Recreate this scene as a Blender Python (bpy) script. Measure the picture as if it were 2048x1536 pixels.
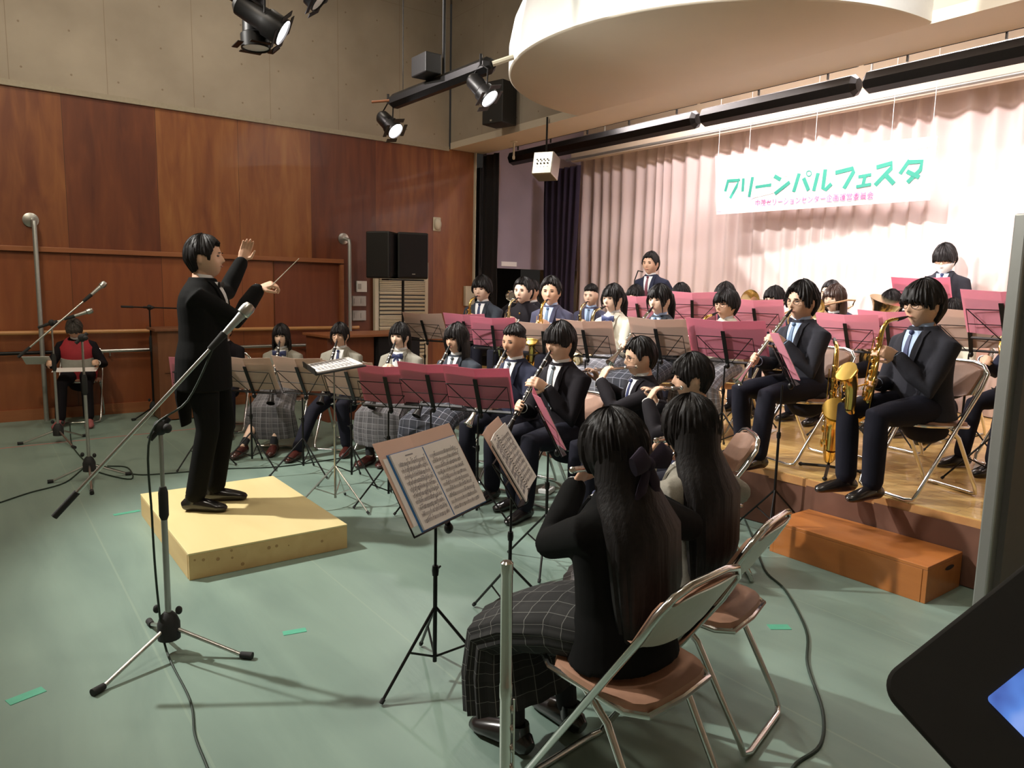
import bpy, bmesh, math, random
from mathutils import Vector as V, Matrix, noise
for _o in list(bpy.data.objects): bpy.data.objects.remove(_o)
SC = bpy.context.scene
COL = SC.collection
PI = math.pi
random.seed(7)

# ------------------------------------------------------------------ camera
FPX = 1456.5
EYE = V((0, 0, 1.55))
def _basis(yaw=0.93073, pitch=0.13227, roll=0.021235):
    F = V((math.cos(yaw)*math.cos(pitch), math.sin(yaw)*math.cos(pitch), -math.sin(pitch)))
    R = F.cross(V((0, 0, 1))).normalized(); U = R.cross(F)
    c, s = math.cos(roll), math.sin(roll)
    return F, c*R+s*U, -s*R+c*U
CF, CR, CU = _basis()
cam = bpy.data.cameras.new('camera'); camo = bpy.data.objects.new('camera', cam); COL.objects.link(camo)
cam.sensor_width = 36; cam.lens = 36*FPX/2048; cam.clip_start = .05; cam.clip_end = 60
camo.matrix_world = Matrix(((CR.x, CU.x, -CF.x, EYE.x), (CR.y, CU.y, -CF.y, EYE.y), (CR.z, CU.z, -CF.z, EYE.z), (0, 0, 0, 1)))
SC.camera = camo
SC.view_settings.view_transform = 'Standard'; SC.view_settings.look = 'None'
SC.view_settings.exposure = 0.0; SC.view_settings.gamma = 1.0
SC.view_settings.use_curve_mapping = False

def ray(x, y): return CF + (x-1024)/FPX*CR - (y-768)/FPX*CU
def at(x, y, d): return EYE + ray(x, y)*d          # a measured point of the photo at a known distance
def gp(x, y, z=0.0): r = ray(x, y); return EYE + r*((z-1.55)/r.z)

# ------------------------------------------------------------------ world + lights
w = bpy.data.worlds.new('world'); SC.world = w; w.use_nodes = True
w.node_tree.nodes['Background'].inputs[0].default_value = (.9, .8, .7, 1)
w.node_tree.nodes['Background'].inputs[1].default_value = 0.02
def lamp(name, kind, loc, target, energy, color=(1, 1, 1), **k):
    l = bpy.data.lights.new(name, kind); o = bpy.data.objects.new(name, l); COL.objects.link(o)
    l.energy = energy; l.color = color; o.location = loc
    o.rotation_euler = (V(target)-V(loc)).to_track_quat('-Z', 'Y').to_euler()
    for a, b in k.items(): setattr(l, a, b)
    return o
LW = (1, .93, .82)
# hall ceiling downlights (dim house light), unseen ambient lamps with no fixtures modelled
for i, (x, y) in enumerate([(-.5, 1.0), (-.5, 4.2), (-.5, 7.2), (2.2, 7.4), (2.4, 2.2)]):
    lamp('house_light', 'AREA', (x, y, 5.9), (x, y, 0), 42, (1, .9, .76), shape='DISK', size=.5)
# spotlights of the hall rigs, aimed at the stage and conductor
SPOTS = [((3.55, 5.20, 3.10), (4.6, 3.2, .8), 200), ((3.42, 6.56, 3.02), (4.4, 4.2, .8), 200),
         ((1.85, 5.20, 3.26), (4.9, 4.6, 1.0), 200), ((2.10, 5.0, 3.55), (5.0, 3.4, 1.2), 190)]
for p, t, e in SPOTS:
    d = (V(t)-V(p)).normalized()
    lamp('spot_light', 'SPOT', V(p)+d*.06, t, e, (1, .97, .93), spot_size=math.radians(95), spot_blend=.8, shadow_soft_size=.06)
# wash from unseen lamps, no fixtures, at the rear of the hall towards band and cornice
lamp('rear_wash', 'SPOT', (-1.6, 6.6, 5.2), (3.4, 3.4, .8), 2000, (1, .97, .9), spot_size=math.radians(62), spot_blend=.5, shadow_soft_size=.08)
lamp('cornice_spot', 'SPOT', (.6, 7.6, 4.9), (4.05, 6.05, 3.95), 1700, (1, 1, .98), spot_size=math.radians(21), spot_blend=.1, shadow_soft_size=.03)
lamp('cornice_spot', 'SPOT', (.4, 2.6, 4.9), (4.35, 3.45, 4.05), 2600, (1, 1, .98), spot_size=math.radians(28), spot_blend=.1, shadow_soft_size=.03)
lamp('rear_wash', 'SPOT', (-.9, 4.3, 5.4), (2.0, 9.4, 1.6), 260, (1, .86, .62), spot_size=math.radians(80), spot_blend=.9, shadow_soft_size=.1)
lamp('stage_wash', 'SPOT', (.8, .2, 4.9), (7.9, 4.5, 2.2), 640, (1, .93, .92), spot_size=math.radians(36), spot_blend=.5, shadow_soft_size=.06)
lamp('stage_wash', 'SPOT', (.4, 7.4, 4.9), (7.9, 4.2, 2.0), 520, (1, .90, .90), spot_size=math.radians(32), spot_blend=.7, shadow_soft_size=.06)
# stage border lights behind the black pelmets
for (x, z, y0, e) in [(6.75, 3.95, 5.2, 95), (6.75, 3.95, 1.6, 60)]:
    lamp('border_light', 'AREA', (x, y0, z), (x+.75, y0, 1.6), e, (1, .87, .88), shape='RECTANGLE', size=3.2, size_y=.10)
lamp('border_light', 'AREA', (6.6, 4.6, 3.9), (5.0, 4.4, .9), 210, (1, .9, .88), shape='RECTANGLE', size=5, size_y=.2)

# ------------------------------------------------------------------ materials
def nmat(name):
    m = bpy.data.materials.new(name); m.use_nodes = True
    return m, m.node_tree.nodes, m.node_tree.links, m.node_tree.nodes['Principled BSDF']
def pmat(name, col, rough=.6, metal=0, **k):
    m, n, l, b = nmat(name)
    b.inputs['Base Color'].default_value = (*col, 1); b.inputs['Roughness'].default_value = rough
    b.inputs['Metallic'].default_value = metal
    nz = n.new('ShaderNodeTexNoise'); nz.inputs['Scale'].default_value = k.get('ns', 30)
    tc = n.new('ShaderNodeTexCoord'); l.new(tc.outputs['Object'], nz.inputs['Vector'])
    mx = n.new('ShaderNodeMix'); mx.data_type = 'RGBA'; v = k.get('var', .12)
    mx.inputs[6].default_value = (*[c*(1-v) for c in col], 1); mx.inputs[7].default_value = (*[min(1, c*(1+v)) for c in col], 1)
    l.new(nz.outputs['Fac'], mx.inputs[0]); l.new(mx.outputs[2], b.inputs['Base Color'])
    if k.get('bump'):
        bp = n.new('ShaderNodeBump'); bp.inputs['Strength'].default_value = k['bump']; bp.inputs['Distance'].default_value = .01
        l.new(nz.outputs['Fac'], bp.inputs['Height']); l.new(bp.outputs['Normal'], b.inputs['Normal'])
    if k.get('sheen'): b.inputs['Sheen Weight'].default_value = k['sheen']
    if k.get('spec') is not None: b.inputs['Specular IOR Level'].default_value = k['spec']
    if k.get('coat'): b.inputs['Coat Weight'].default_value = k['coat']
    return m
def emat(name, col, st):
    m, n, l, b = nmat(name); b.inputs['Emission Color'].default_value = (*col, 1); b.inputs['Emission Strength'].default_value = st
    b.inputs['Base Color'].default_value = (*col, 1)
    return m
def mth(n, l, op, a, b=None, c=None):
    x = n.new('ShaderNodeMath'); x.operation = op
    for i, v in enumerate([a, b, c]):
        if v is None: continue
        if isinstance(v, (int, float)): x.inputs[i].default_value = v
        else: l.new(v, x.inputs[i])
    return x.outputs[0]
def ramp(n, l, fac, stops):
    r = n.new('ShaderNodeValToRGB'); e = r.color_ramp.elements
    while len(e) < len(stops): e.new(.5)
    for i, (p, c) in enumerate(stops): e[i].position = p; e[i].color = (*c, 1)
    l.new(fac, r.inputs[0]); return r.outputs[0]
def woodmat(name, cols, scale=(1, 1, 1), panel=None, rough=.45, streak=14, axis='X', seam=.004, coat=0):
    """veneer: noise stretched along Z, one tone per panel width along an axis"""
    m, n, l, b = nmat(name); tc = n.new('ShaderNodeTexCoord')
    mp = n.new('ShaderNodeMapping'); mp.inputs['Scale'].default_value = scale; l.new(tc.outputs['Object'], mp.inputs['Vector'])
    nz = n.new('ShaderNodeTexNoise'); nz.inputs['Scale'].default_value = streak; nz.inputs['Detail'].default_value = 6; nz.inputs['Distortion'].default_value = .6
    n2 = n.new('ShaderNodeTexNoise'); n2.inputs['Scale'].default_value = 1.6; n2.inputs['Detail'].default_value = 3
    l.new(mp.outputs[0], nz.inputs['Vector']); l.new(mp.outputs[0], n2.inputs['Vector'])
    f = mth(n, l, 'ADD', mth(n, l, 'MULTIPLY', nz.outputs['Fac'], .5), mth(n, l, 'MULTIPLY', n2.outputs['Fac'], .5))
    if panel:
        sp = n.new('ShaderNodeSeparateXYZ'); l.new(tc.outputs['Object'], sp.inputs[0])
        u = mth(n, l, 'DIVIDE', sp.outputs[axis], panel)
        wn = n.new('ShaderNodeTexWhiteNoise'); wn.noise_dimensions = '1D'; l.new(mth(n, l, 'FLOOR', u), wn.inputs['W'])
        f = mth(n, l, 'ADD', f, mth(n, l, 'MULTIPLY', mth(n, l, 'SUBTRACT', wn.outputs['Value'], .5), .30))
        fr = mth(n, l, 'FRACT', u)
        sm = mth(n, l, 'LESS_THAN', fr, seam/panel)
    c = ramp(n, l, f, cols)
    if panel:
        mx = n.new('ShaderNodeMix'); mx.data_type = 'RGBA'; l.new(sm, mx.inputs[0]); l.new(c, mx.inputs[6]); mx.inputs[7].default_value = (.05, .02, .01, 1); c = mx.outputs[2]
    l.new(c, b.inputs['Base Color']); b.inputs['Roughness'].default_value = rough
    if coat: b.inputs['Coat Weight'].default_value = coat
    return m
def plaid(name, base, line, band, k=9.0, wd=.05):
    m, n, l, b = nmat(name); tc = n.new('ShaderNodeTexCoord'); uv = n.new('ShaderNodeUVMap')
    sp = n.new('ShaderNodeSeparateXYZ'); l.new(uv.outputs[0], sp.inputs[0])
    def ln(o, kk, wd): return mth(n, l, 'LESS_THAN', mth(n, l, 'FRACT', mth(n, l, 'MULTIPLY', o, kk)), wd)
    a = mth(n, l, 'MAXIMUM', ln(sp.outputs[0], k, wd), ln(sp.outputs[1], k, wd))
    bd = mth(n, l, 'ADD', ln(sp.outputs[0], k/2, .35), ln(sp.outputs[1], k/2, .35))
    m1 = n.new('ShaderNodeMix'); m1.data_type = 'RGBA'; l.new(mth(n, l, 'MULTIPLY', bd, .5), m1.inputs[0])
    m1.inputs[6].default_value = (*base, 1); m1.inputs[7].default_value = (*band, 1)
    m2 = n.new('ShaderNodeMix'); m2.data_type = 'RGBA'; l.new(a, m2.inputs[0]); l.new(m1.outputs[2], m2.inputs[6]); m2.inputs[7].default_value = (*line, 1)
    l.new(m2.outputs[2], b.inputs['Base Color']); b.inputs['Roughness'].default_value = .9
    return m
def concrete(name):
    m, n, l, b = nmat(name); tc = n.new('ShaderNodeTexCoord'); sp = n.new('ShaderNodeSeparateXYZ'); l.new(tc.outputs['Object'], sp.inputs[0])
    nz = n.new('ShaderNodeTexNoise'); nz.inputs['Scale'].default_value = 1.3; nz.inputs['Detail'].default_value = 8; l.new(tc.outputs['Object'], nz.inputs['Vector'])
    c = ramp(n, l, nz.outputs['Fac'], [(.3, (.32, .27, .21)), (.7, (.42, .36, .285))])
    xy = mth(n, l, 'ADD', sp.outputs[0], sp.outputs[1])
    pw = .9; u = mth(n, l, 'FRACT', mth(n, l, 'DIVIDE', xy, pw)); v = mth(n, l, 'FRACT', mth(n, l, 'DIVIDE', mth(n, l, 'SUBTRACT', sp.outputs[2], 3.53), 1.8))
    seam = mth(n, l, 'MAXIMUM', mth(n, l, 'LESS_THAN', u, .006), mth(n, l, 'LESS_THAN', v, .002))
    # tie holes: two columns per panel
    def near(o, per, off): return mth(n, l, 'ABSOLUTE', mth(n, l, 'SUBTRACT', mth(n, l, 'FRACT', mth(n, l, 'ADD', mth(n, l, 'DIVIDE', o, per), off)), .5))
    hx = mth(n, l, 'MULTIPLY', near(xy, .45, .25), .45); hz = mth(n, l, 'MULTIPLY', near(mth(n, l, 'SUBTRACT', sp.outputs[2], 3.53), .45, .1), .45)
    d = mth(n, l, 'SQRT', mth(n, l, 'ADD', mth(n, l, 'MULTIPLY', hx, hx), mth(n, l, 'MULTIPLY', hz, hz)))
    hole = mth(n, l, 'LESS_THAN', d, .011)
    mx = n.new('ShaderNodeMix'); mx.data_type = 'RGBA'; l.new(mth(n, l, 'MULTIPLY', mth(n, l, 'MAXIMUM', seam, hole), .55), mx.inputs[0]); l.new(c, mx.inputs[6]); mx.inputs[7].default_value = (.14, .09, .05, 1)
    l.new(mx.outputs[2], b.inputs['Base Color']); b.inputs['Roughness'].default_value = .85
    return m
def floormat(name):
    m, n, l, b = nmat(name); tc = n.new('ShaderNodeTexCoord'); sp = n.new('ShaderNodeSeparateXYZ'); l.new(tc.outputs['Object'], sp.inputs[0])
    mp = n.new('ShaderNodeMapping'); mp.inputs['Scale'].default_value = (3.0, .5, 1); l.new(tc.outputs['Object'], mp.inputs['Vector'])
    nz = n.new('ShaderNodeTexNoise'); nz.inputs['Scale'].default_value = 1.6; nz.inputs['Detail'].default_value = 5; nz.inputs['Distortion'].default_value = .5; l.new(mp.outputs[0], nz.inputs['Vector'])
    n2 = n.new('ShaderNodeTexNoise'); n2.inputs['Scale'].default_value = 1.1; n2.inputs['Detail'].default_value = 2; l.new(tc.outputs['Object'], n2.inputs['Vector'])
    f = mth(n, l, 'ADD', mth(n, l, 'MULTIPLY', nz.outputs['Fac'], .6), mth(n, l, 'MULTIPLY', n2.outputs['Fac'], .4))
    c = ramp(n, l, f, [(.32, (.165, .240, .205)), (.62, (.230, .322, .270))])
    u = mth(n, l, 'FRACT', mth(n, l, 'DIVIDE', mth(n, l, 'ADD', sp.outputs[0], 7.28), .92))
    seam = mth(n, l, 'MULTIPLY', mth(n, l, 'LESS_THAN', mth(n, l, 'ABSOLUTE', mth(n, l, 'SUBTRACT', u, .5)), .005), .18)
    mx = n.new('ShaderNodeMix'); mx.data_type = 'RGBA'; l.new(seam, mx.inputs[0]); l.new(c, mx.inputs[6]); mx.inputs[7].default_value = (.40, .48, .36, 1)
    l.new(mx.outputs[2], b.inputs['Base Color']); b.inputs['Roughness'].default_value = .42
    bp = n.new('ShaderNodeBump'); bp.inputs['Strength'].default_value = .25; bp.inputs['Distance'].default_value = .02
    l.new(nz.outputs['Fac'], bp.inputs['Height']); l.new(bp.outputs['Normal'], b.inputs['Normal'])
    return m
def parquet(name):
    m, n, l, b = nmat(name); tc = n.new('ShaderNodeTexCoord')
    br = n.new('ShaderNodeTexBrick'); mp = n.new('ShaderNodeMapping'); mp.inputs['Rotation'].default_value = (0, 0, PI/2); l.new(tc.outputs['Object'], mp.inputs['Vector']); l.new(mp.outputs[0], br.inputs['Vector'])
    br.inputs['Scale'].default_value = 3.2; br.inputs['Color1'].default_value = (.60, .36, .11, 1); br.inputs['Color2'].default_value = (.74, .50, .19, 1); br.inputs['Mortar'].default_value = (.30, .15, .05, 1)
    br.inputs['Mortar Size'].default_value = .006; br.inputs['Brick Width'].default_value = 1.5; br.inputs['Row Height'].default_value = .22
    l.new(br.outputs['Color'], b.inputs['Base Color']); b.inputs['Roughness'].default_value = .28; b.inputs['Coat Weight'].default_value = .3
    return m
M = {}
def addm(k, *a, **q): M[k] = pmat(k, *a, **q)
M['wood_wall'] = woodmat('wood_wall', [(.25, (.10, .026, .013)), (.45, (.17, .048, .019)), (.62, (.27, .095, .030)), (.8, (.38, .16, .05))], (1, 1, .16), .92, .42, 9, coat=.15)
M['wood_low'] = woodmat('wood_low', [(.25, (.18, .045, .018)), (.5, (.25, .072, .024)), (.8, (.33, .11, .036))], (1, 1, .14), .92, .4, 11, coat=.15)
M['wood_dark'] = woodmat('wood_dark', [(.3, (.16, .04, .02)), (.7, (.235, .07, .03))], (1, 1, .1), None, .4, 18)
M['wood_trim'] = woodmat('wood_trim', [(.3, (.26, .085, .035)), (.7, (.38, .15, .06))], (.1, 1, 1), None, .4, 18)
M['rail_wood'] = woodmat('rail_wood', [(.3, (.48, .22, .08)), (.7, (.62, .33, .13))], (.1, 1, 1), None, .35, 18, coat=.3)
M['pine'] = woodmat('pine', [(.3, (.60, .40, .17)), (.7, (.74, .54, .25))], (1, .12, 1), None, .5, 12)
M['pine_top'] = woodmat('pine_top', [(.3, (.70, .57, .27)), (.7, (.80, .68, .36))], (1, .15, 1), None, .5, 5)
M['step_wood'] = woodmat('step_wood', [(.3, (.40, .13, .03)), (.7, (.52, .19, .045))], (1, .15, 1), None, .35, 16, coat=.3)
M['lectern_wood'] = woodmat('lectern_wood', [(.3, (.15, .055, .025)), (.7, (.24, .10, .045))], (1, 1, .1), None, .45, 16)
M['concrete'] = concrete('concrete'); M['floor'] = floormat('green_sheet'); M['parquet'] = parquet('parquet')
addm('cream', (.66, .58, .46), .7, var=.03, ns=3); addm('fascia', (.74, .74, .70), .6, var=.03); addm('band', (.36, .31, .23), .6)
addm('black_cloth', (.012, .010, .012), .95, sheen=.0); addm('navy_cloth', (.022, .014, .032), .95)
addm('dark', (.012, .012, .012), .5); addm('black_metal', (.018, .017, .017), .38, .6); addm('chrome', (.72, .72, .70), .16, 1.0, var=.03)
addm('steel', (.55, .55, .52), .3, 1.0, var=.05); addm('aluminium', (.42, .43, .41), .42, .7, var=.05); addm('grey_panel', (.13, .125, .12), .6, var=.05)
addm('rubber', (.02, .02, .02), .8); addm('skirt_brown', (.15, .065, .04), .75, ns=6, var=.3, bump=.3); addm('wing_wall', (.30, .25, .30), .8, ns=3)
addm('vinyl_brown', (.40, .22, .145), .5); addm('chair_back', (.55, .56, .50), .4, .2, var=.05); addm('ivory', (.62, .57, .44), .6, var=.05)
addm('skin', (.72, .44, .30), .5, var=.05, ns=12); addm('skin_pale', (.82, .56, .42), .5, var=.04, ns=12); addm('skin_tan', (.58, .32, .20), .5, var=.05, ns=12)
addm('hair', (.011, .009, .009), .52, ns=60, var=.5, spec=.25); addm('hair_brown', (.05, .025, .018), .38, ns=60, var=.4); addm('hair_grey', (.07, .06, .055), .5, ns=50, var=.5)
addm('eye_dark', (.02, .012, .01), .3); addm('lip', (.50, .20, .15), .5); addm('brow', (.02, .015, .012), .8)
addm('tux', (.006, .006, .006), .85, ns=80, spec=.12); addm('black_suit', (.010, .008, .011), .85, ns=80, spec=.2); addm('navy', (.020, .023, .045), .85, ns=80, spec=.25); addm('navy_violet', (.042, .042, .085), .8, ns=80, sheen=.1)
addm('charcoal', (.026, .026, .034), .88, ns=80, spec=.2); addm('teal_grey', (.024, .032, .046), .8, ns=80); addm('grey_blazer', (.285, .265, .22), .9, ns=200, var=.25); addm('cream_blazer', (.60, .56, .46), .9, ns=200, var=.12)
addm('trouser', (.010, .010, .018), .85, spec=.2); addm('shirt', (.80, .80, .80), .7, var=.03); addm('shirt_blue', (.42, .55, .80), .7, var=.03); addm('tie_navy', (.03, .04, .12), .6); addm('tie_grey', (.10, .12, .14), .6, ns=150, var=.6); addm('tie_wine', (.16, .03, .05), .6)
addm('tie_blue', (.10, .17, .28), .6); addm('shoe_black', (.012, .010, .010), .22, spec=.7); addm('shoe_brown', (.06, .015, .012), .2, spec=.7); addm('shoe_pink', (.30, .09, .09), .7); addm('sock', (.015, .015, .018), .9)
addm('vest_red', (.45, .035, .05), .6); addm('vest_white', (.62, .60, .56), .6); addm('mask_white', (.85, .85, .85), .8, var=.02)
addm('gold', (.86, .58, .16), .2, 1.0, var=.08); addm('gold_pale', (.80, .66, .36), .2, 1.0, var=.08); addm('silver', (.80, .79, .76), .16, 1.0, var=.03); addm('clarinet_black', (.012, .010, .010), .3)
addm('paper', (.80, .77, .74), .8, var=.02); addm('ink', (.25, .24, .26), .8); addm('blue_cover', (.03, .16, .42), .45); addm('cable', (.015, .03, .02), .6); addm('tape_green', (.10, .42, .28), .6); addm('tape_red', (.45, .16, .14), .7)
addm('lens_glass', (.8, .8, .8), .1)
def strands(m):
    n, l = m.node_tree.nodes, m.node_tree.links; b = n['Principled BSDF']; tc = n.new('ShaderNodeTexCoord'); mp = n.new('ShaderNodeMapping'); mp.inputs['Scale'].default_value = (120, 120, 4)
    nz = n.new('ShaderNodeTexNoise'); nz.inputs['Scale'].default_value = 1; nz.inputs['Detail'].default_value = 3; l.new(tc.outputs['Object'], mp.inputs[0]); l.new(mp.outputs[0], nz.inputs['Vector'])
    bp = n.new('ShaderNodeBump'); bp.inputs['Strength'].default_value = .45; bp.inputs['Distance'].default_value = .004; l.new(nz.outputs['Fac'], bp.inputs['Height']); l.new(bp.outputs['Normal'], b.inputs['Normal'])
for k_ in ('hair', 'hair_brown', 'hair_grey'): strands(M[k_])
M['lit_lens'] = emat('lit_lens', (1, .98, 1), 14); M['screen'] = None
def paper_mat(name, col, tr=.45):
    m, n, l, b = nmat(name); b.inputs['Base Color'].default_value = (*col, 1); b.inputs['Roughness'].default_value = .7
    t = n.new('ShaderNodeBsdfTranslucent'); t.inputs[0].default_value = (*[min(1, c*1.1) for c in col], 1); mx = n.new('ShaderNodeMixShader'); mx.inputs[0].default_value = tr
    l.new(b.outputs[0], mx.inputs[1]); l.new(t.outputs[0], mx.inputs[2]); l.new(mx.outputs[0], n['Material Output'].inputs[0])
    return m
M['pink'] = paper_mat('pink_card', (.84, .40, .50)); M['pink_dark'] = paper_mat('dark_pink_card', (.75, .29, .39)); M['peach'] = paper_mat('peach_card', (.72, .55, .47))
M['pink_bright'] = paper_mat('bright_pink_card', (.85, .34, .46))
M['plaid_grey'] = plaid('plaid_grey', (.075, .07, .075), (.20, .19, .20), (.14, .13, .135), 7, .10)
M['plaid_navy'] = plaid('plaid_navy', (.018, .020, .030), (.28, .28, .33), (.040, .040, .050), 5, .045)
M['plaid_dark'] = plaid('plaid_dark', (.012, .012, .012), (.16, .16, .15), (.022, .022, .022), 5, .035)
M['plaid_light'] = plaid('plaid_light', (.20, .20, .23), (.50, .50, .55), (.13, .13, .15), 6, .06)
def screenmat():
    m, n, l, b = nmat('lit_screen'); tc = n.new('ShaderNodeTexCoord'); nz = n.new('ShaderNodeTexNoise'); nz.inputs['Scale'].default_value = 22; l.new(tc.outputs['Object'], nz.inputs['Vector'])
    c = ramp(n, l, nz.outputs['Fac'], [(.35, (.05, .08, .35)), (.55, (.12, .28, .8)), (.7, (.35, .5, 1))]); l.new(c, b.inputs['Emission Color']); b.inputs['Emission Strength'].default_value = .9
    b.inputs['Base Color'].default_value = (.01, .01, .02, 1); return m
M['screen'] = screenmat()
def curtain_mat():
    m, n, l, b = nmat('stage_curtain'); b.inputs['Base Color'].default_value = (.70, .575, .545, 1); b.inputs['Roughness'].default_value = .6; b.inputs['Sheen Weight'].default_value = .3
    return m
M['curtain'] = curtain_mat()

# ------------------------------------------------------------------ mesh tools
class MB:
    def __init__(s): s.v = []; s.f = []; s.uv = {}
    def add(s, vs, fs, T=None):
        o = len(s.v); s.v += [(T @ V(p)) if T else V(p) for p in vs]; s.f += [tuple(o+i for i in f) for f in fs]; return o
    def box(s, c, d, T=None, rot=None):
        x, y, z = d[0]/2, d[1]/2, d[2]/2
        vs = [V(p) for p in [(-x, -y, -z), (x, -y, -z), (x, y, -z), (-x, y, -z), (-x, -y, z), (x, -y, z), (x, y, z), (-x, y, z)]]
        if rot: vs = [rot @ p for p in vs]
        vs = [p+V(c) for p in vs]
        s.add(vs, [(0, 3, 2, 1), (4, 5, 6, 7), (0, 1, 5, 4), (1, 2, 6, 5), (2, 3, 7, 6), (3, 0, 4, 7)], T); return s
    def loft(s, pts, rad, n=12, side=(0, 1, 0), T=None, mod=None, cap=True, rnd=False, uv=None):
        pts = [V(p) for p in pts]; side = V(side)
        rad = [(r, r) if isinstance(r, (int, float)) else r for r in rad]
        if rnd:
            a, b = pts[0], pts[-1]; ta = (pts[0]-pts[1]).normalized(); tb = (pts[-1]-pts[-2]).normalized()
            ra, rb = rad[0], rad[-1]; ma, mb = min(ra), min(rb)
            pts = [a+ta*ma*.95, a+ta*ma*.6]+pts+[b+tb*mb*.6, b+tb*mb*.95]
            rad = [(ra[0]*.3, ra[1]*.3), (ra[0]*.8, ra[1]*.8)]+rad+[(rb[0]*.8, rb[1]*.8), (rb[0]*.3, rb[1]*.3)]
        N = len(pts); vs = []; prev = None
        for i, p in enumerate(pts):
            t = (pts[min(i+1, N-1)]-pts[max(i-1, 0)]).normalized()
            sd = (side if prev is None else prev); q = sd-t*sd.dot(t)
            if q.length < 1e-4: q = t.orthogonal()
            q.normalize(); prev = q if prev is not None or abs(t.dot(side)) > .7 else None
            if prev is None: prev = q
            u = t.cross(q)
            for k in range(n):
                a = 2*PI*k/n; m = mod(a, i/(N-1)) if mod else 1
                vs.append(p+q*(math.cos(a)*rad[i][0]*m)+u*(math.sin(a)*rad[i][1]*m))
        fs = [(i*n+k, i*n+(k+1) % n, (i+1)*n+(k+1) % n, (i+1)*n+k) for i in range(N-1) for k in range(n)]
        if cap: fs += [tuple(range(n-1, -1, -1)), tuple((N-1)*n+k for k in range(n))]
        o = s.add(vs, fs, T)
        if uv:
            for i in range(N):
                for k in range(n): s.uv[o+i*n+k] = (k/n*uv[0], i/(N-1)*uv[1])
        return s
    def tube(s, pts, r, n=8, T=None): return s.loft(pts, [r]*len(pts) if isinstance(r, (int, float)) else r, n, (.13, .31, .94), T)
    def ell(s, c, r, n=12, m=8, T=None, rot=None):
        vs = []; fs = []
        for i in range(m+1):
            e = -PI/2+PI*i/m
            for k in range(n):
                a = 2*PI*k/n; p = V((math.cos(e)*math.cos(a)*r[0], math.cos(e)*math.sin(a)*r[1], math.sin(e)*r[2]))
                vs.append((rot @ p if rot else p)+V(c))
        for i in range(m):
            for k in range(n): fs.append((i*n+k, i*n+(k+1) % n, (i+1)*n+(k+1) % n, (i+1)*n+k))
        s.add(vs, fs, T); return s
    def lathe(s, prof, n=20, T=None):
        """prof: (r, z) along local Z"""
        N = len(prof); vs = [(r*math.cos(2*PI*k/n), r*math.sin(2*PI*k/n), z) for r, z in prof for k in range(n)]
        fs = [(i*n+k, i*n+(k+1) % n, (i+1)*n+(k+1) % n, (i+1)*n+k) for i in range(N-1) for k in range(n)]
        fs += [tuple(range(n-1, -1, -1)), tuple((N-1)*n+k for k in range(n))]
        s.add(vs, fs, T); return s
    def prism(s, poly, z0, z1, T=None):
        n = len(poly); vs = [(x, y, z0) for x, y in poly]+[(x, y, z1) for x, y in poly]
        fs = [tuple(range(n-1, -1, -1)), tuple(range(n, 2*n))]+[(i, (i+1) % n, n+(i+1) % n, n+i) for i in range(n)]
        s.add(vs, fs, T); return s
    def build(s, name, mat, parent=None, smooth=True, bevel=0, vox=0, sm=0, sub=0):
        me = bpy.data.meshes.new(name); me.from_pydata([tuple(p) for p in s.v], [], s.f)
        if not vox:
            bm = bmesh.new(); bm.from_mesh(me); bmesh.ops.remove_doubles(bm, verts=bm.verts, dist=1e-6) if not s.uv else None
            bmesh.ops.recalc_face_normals(bm, faces=bm.faces)
            bm.to_mesh(me); bm.free()
        if s.uv:
            ul = me.uv_layers.new(name='UVMap')
            for lp in me.loops: ul.data[lp.index].uv = s.uv.get(lp.vertex_index, (0, 0))
        mt = M[mat] if isinstance(mat, str) else mat
        me.materials.append(mt); o = bpy.data.objects.new(name, me); COL.objects.link(o)
        if parent: o.parent = parent
        if vox:
            r = o.modifiers.new('fuse', 'REMESH'); r.mode = 'VOXEL'; r.voxel_size = vox; r.use_smooth_shade = True
            if sm: q = o.modifiers.new('smooth', 'SMOOTH'); q.iterations = sm; q.factor = .5
        else:
            if smooth:
                for p in me.polygons: p.use_smooth = True
                try: me.set_sharp_from_angle(angle=math.radians(40))
                except Exception: pass
            if bevel: b = o.modifiers.new('bevel', 'BEVEL'); b.width = bevel; b.segments = 2; b.limit_method = 'ANGLE'
            if sub: q = o.modifiers.new('sub', 'SUBSURF'); q.levels = sub; q.render_levels = sub
        return o
def B(c, d, **k): return MB().box(c, d, **k)
def tag(o, label, cat, group=None, kind=None):
    o['label'] = label; o['category'] = cat
    if group: o['group'] = group
    if kind: o['kind'] = kind
    return o
def struct(o): o['kind'] = 'structure'; return o
def thing(name, label, cat, loc=(0, 0, 0), rz=0, group=None):
    o = bpy.data.objects.new(name, None); COL.objects.link(o); o.location = loc; o.rotation_euler = (0, 0, rz); o.empty_display_size = .1
    return tag(o, label, cat, group)
def dup(root, loc, rz, label, group=None):
    def cp(o, par):
        c = o.copy(); COL.objects.link(c)
        if par: c.parent = par
        for ch in o.children: cp(ch, c)
        return c
    r = cp(root, None); r.location = loc; r.rotation_euler = (0, 0, rz); r['label'] = label
    if group: r['group'] = group
    return r
def frame(o, x, z=(0, 0, 1)):
    """matrix at o with local X along x, local Z near z"""
    x = V(x).normalized(); z = V(z); y = z.cross(x)
    if y.length < 1e-5: y = V((0, 1, 0))
    y.normalize(); z = x.cross(y)
    return Matrix(((x.x, y.x, z.x, o[0]), (x.y, y.y, z.y, o[1]), (x.z, y.z, z.z, o[2]), (0, 0, 0, 1)))
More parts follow.
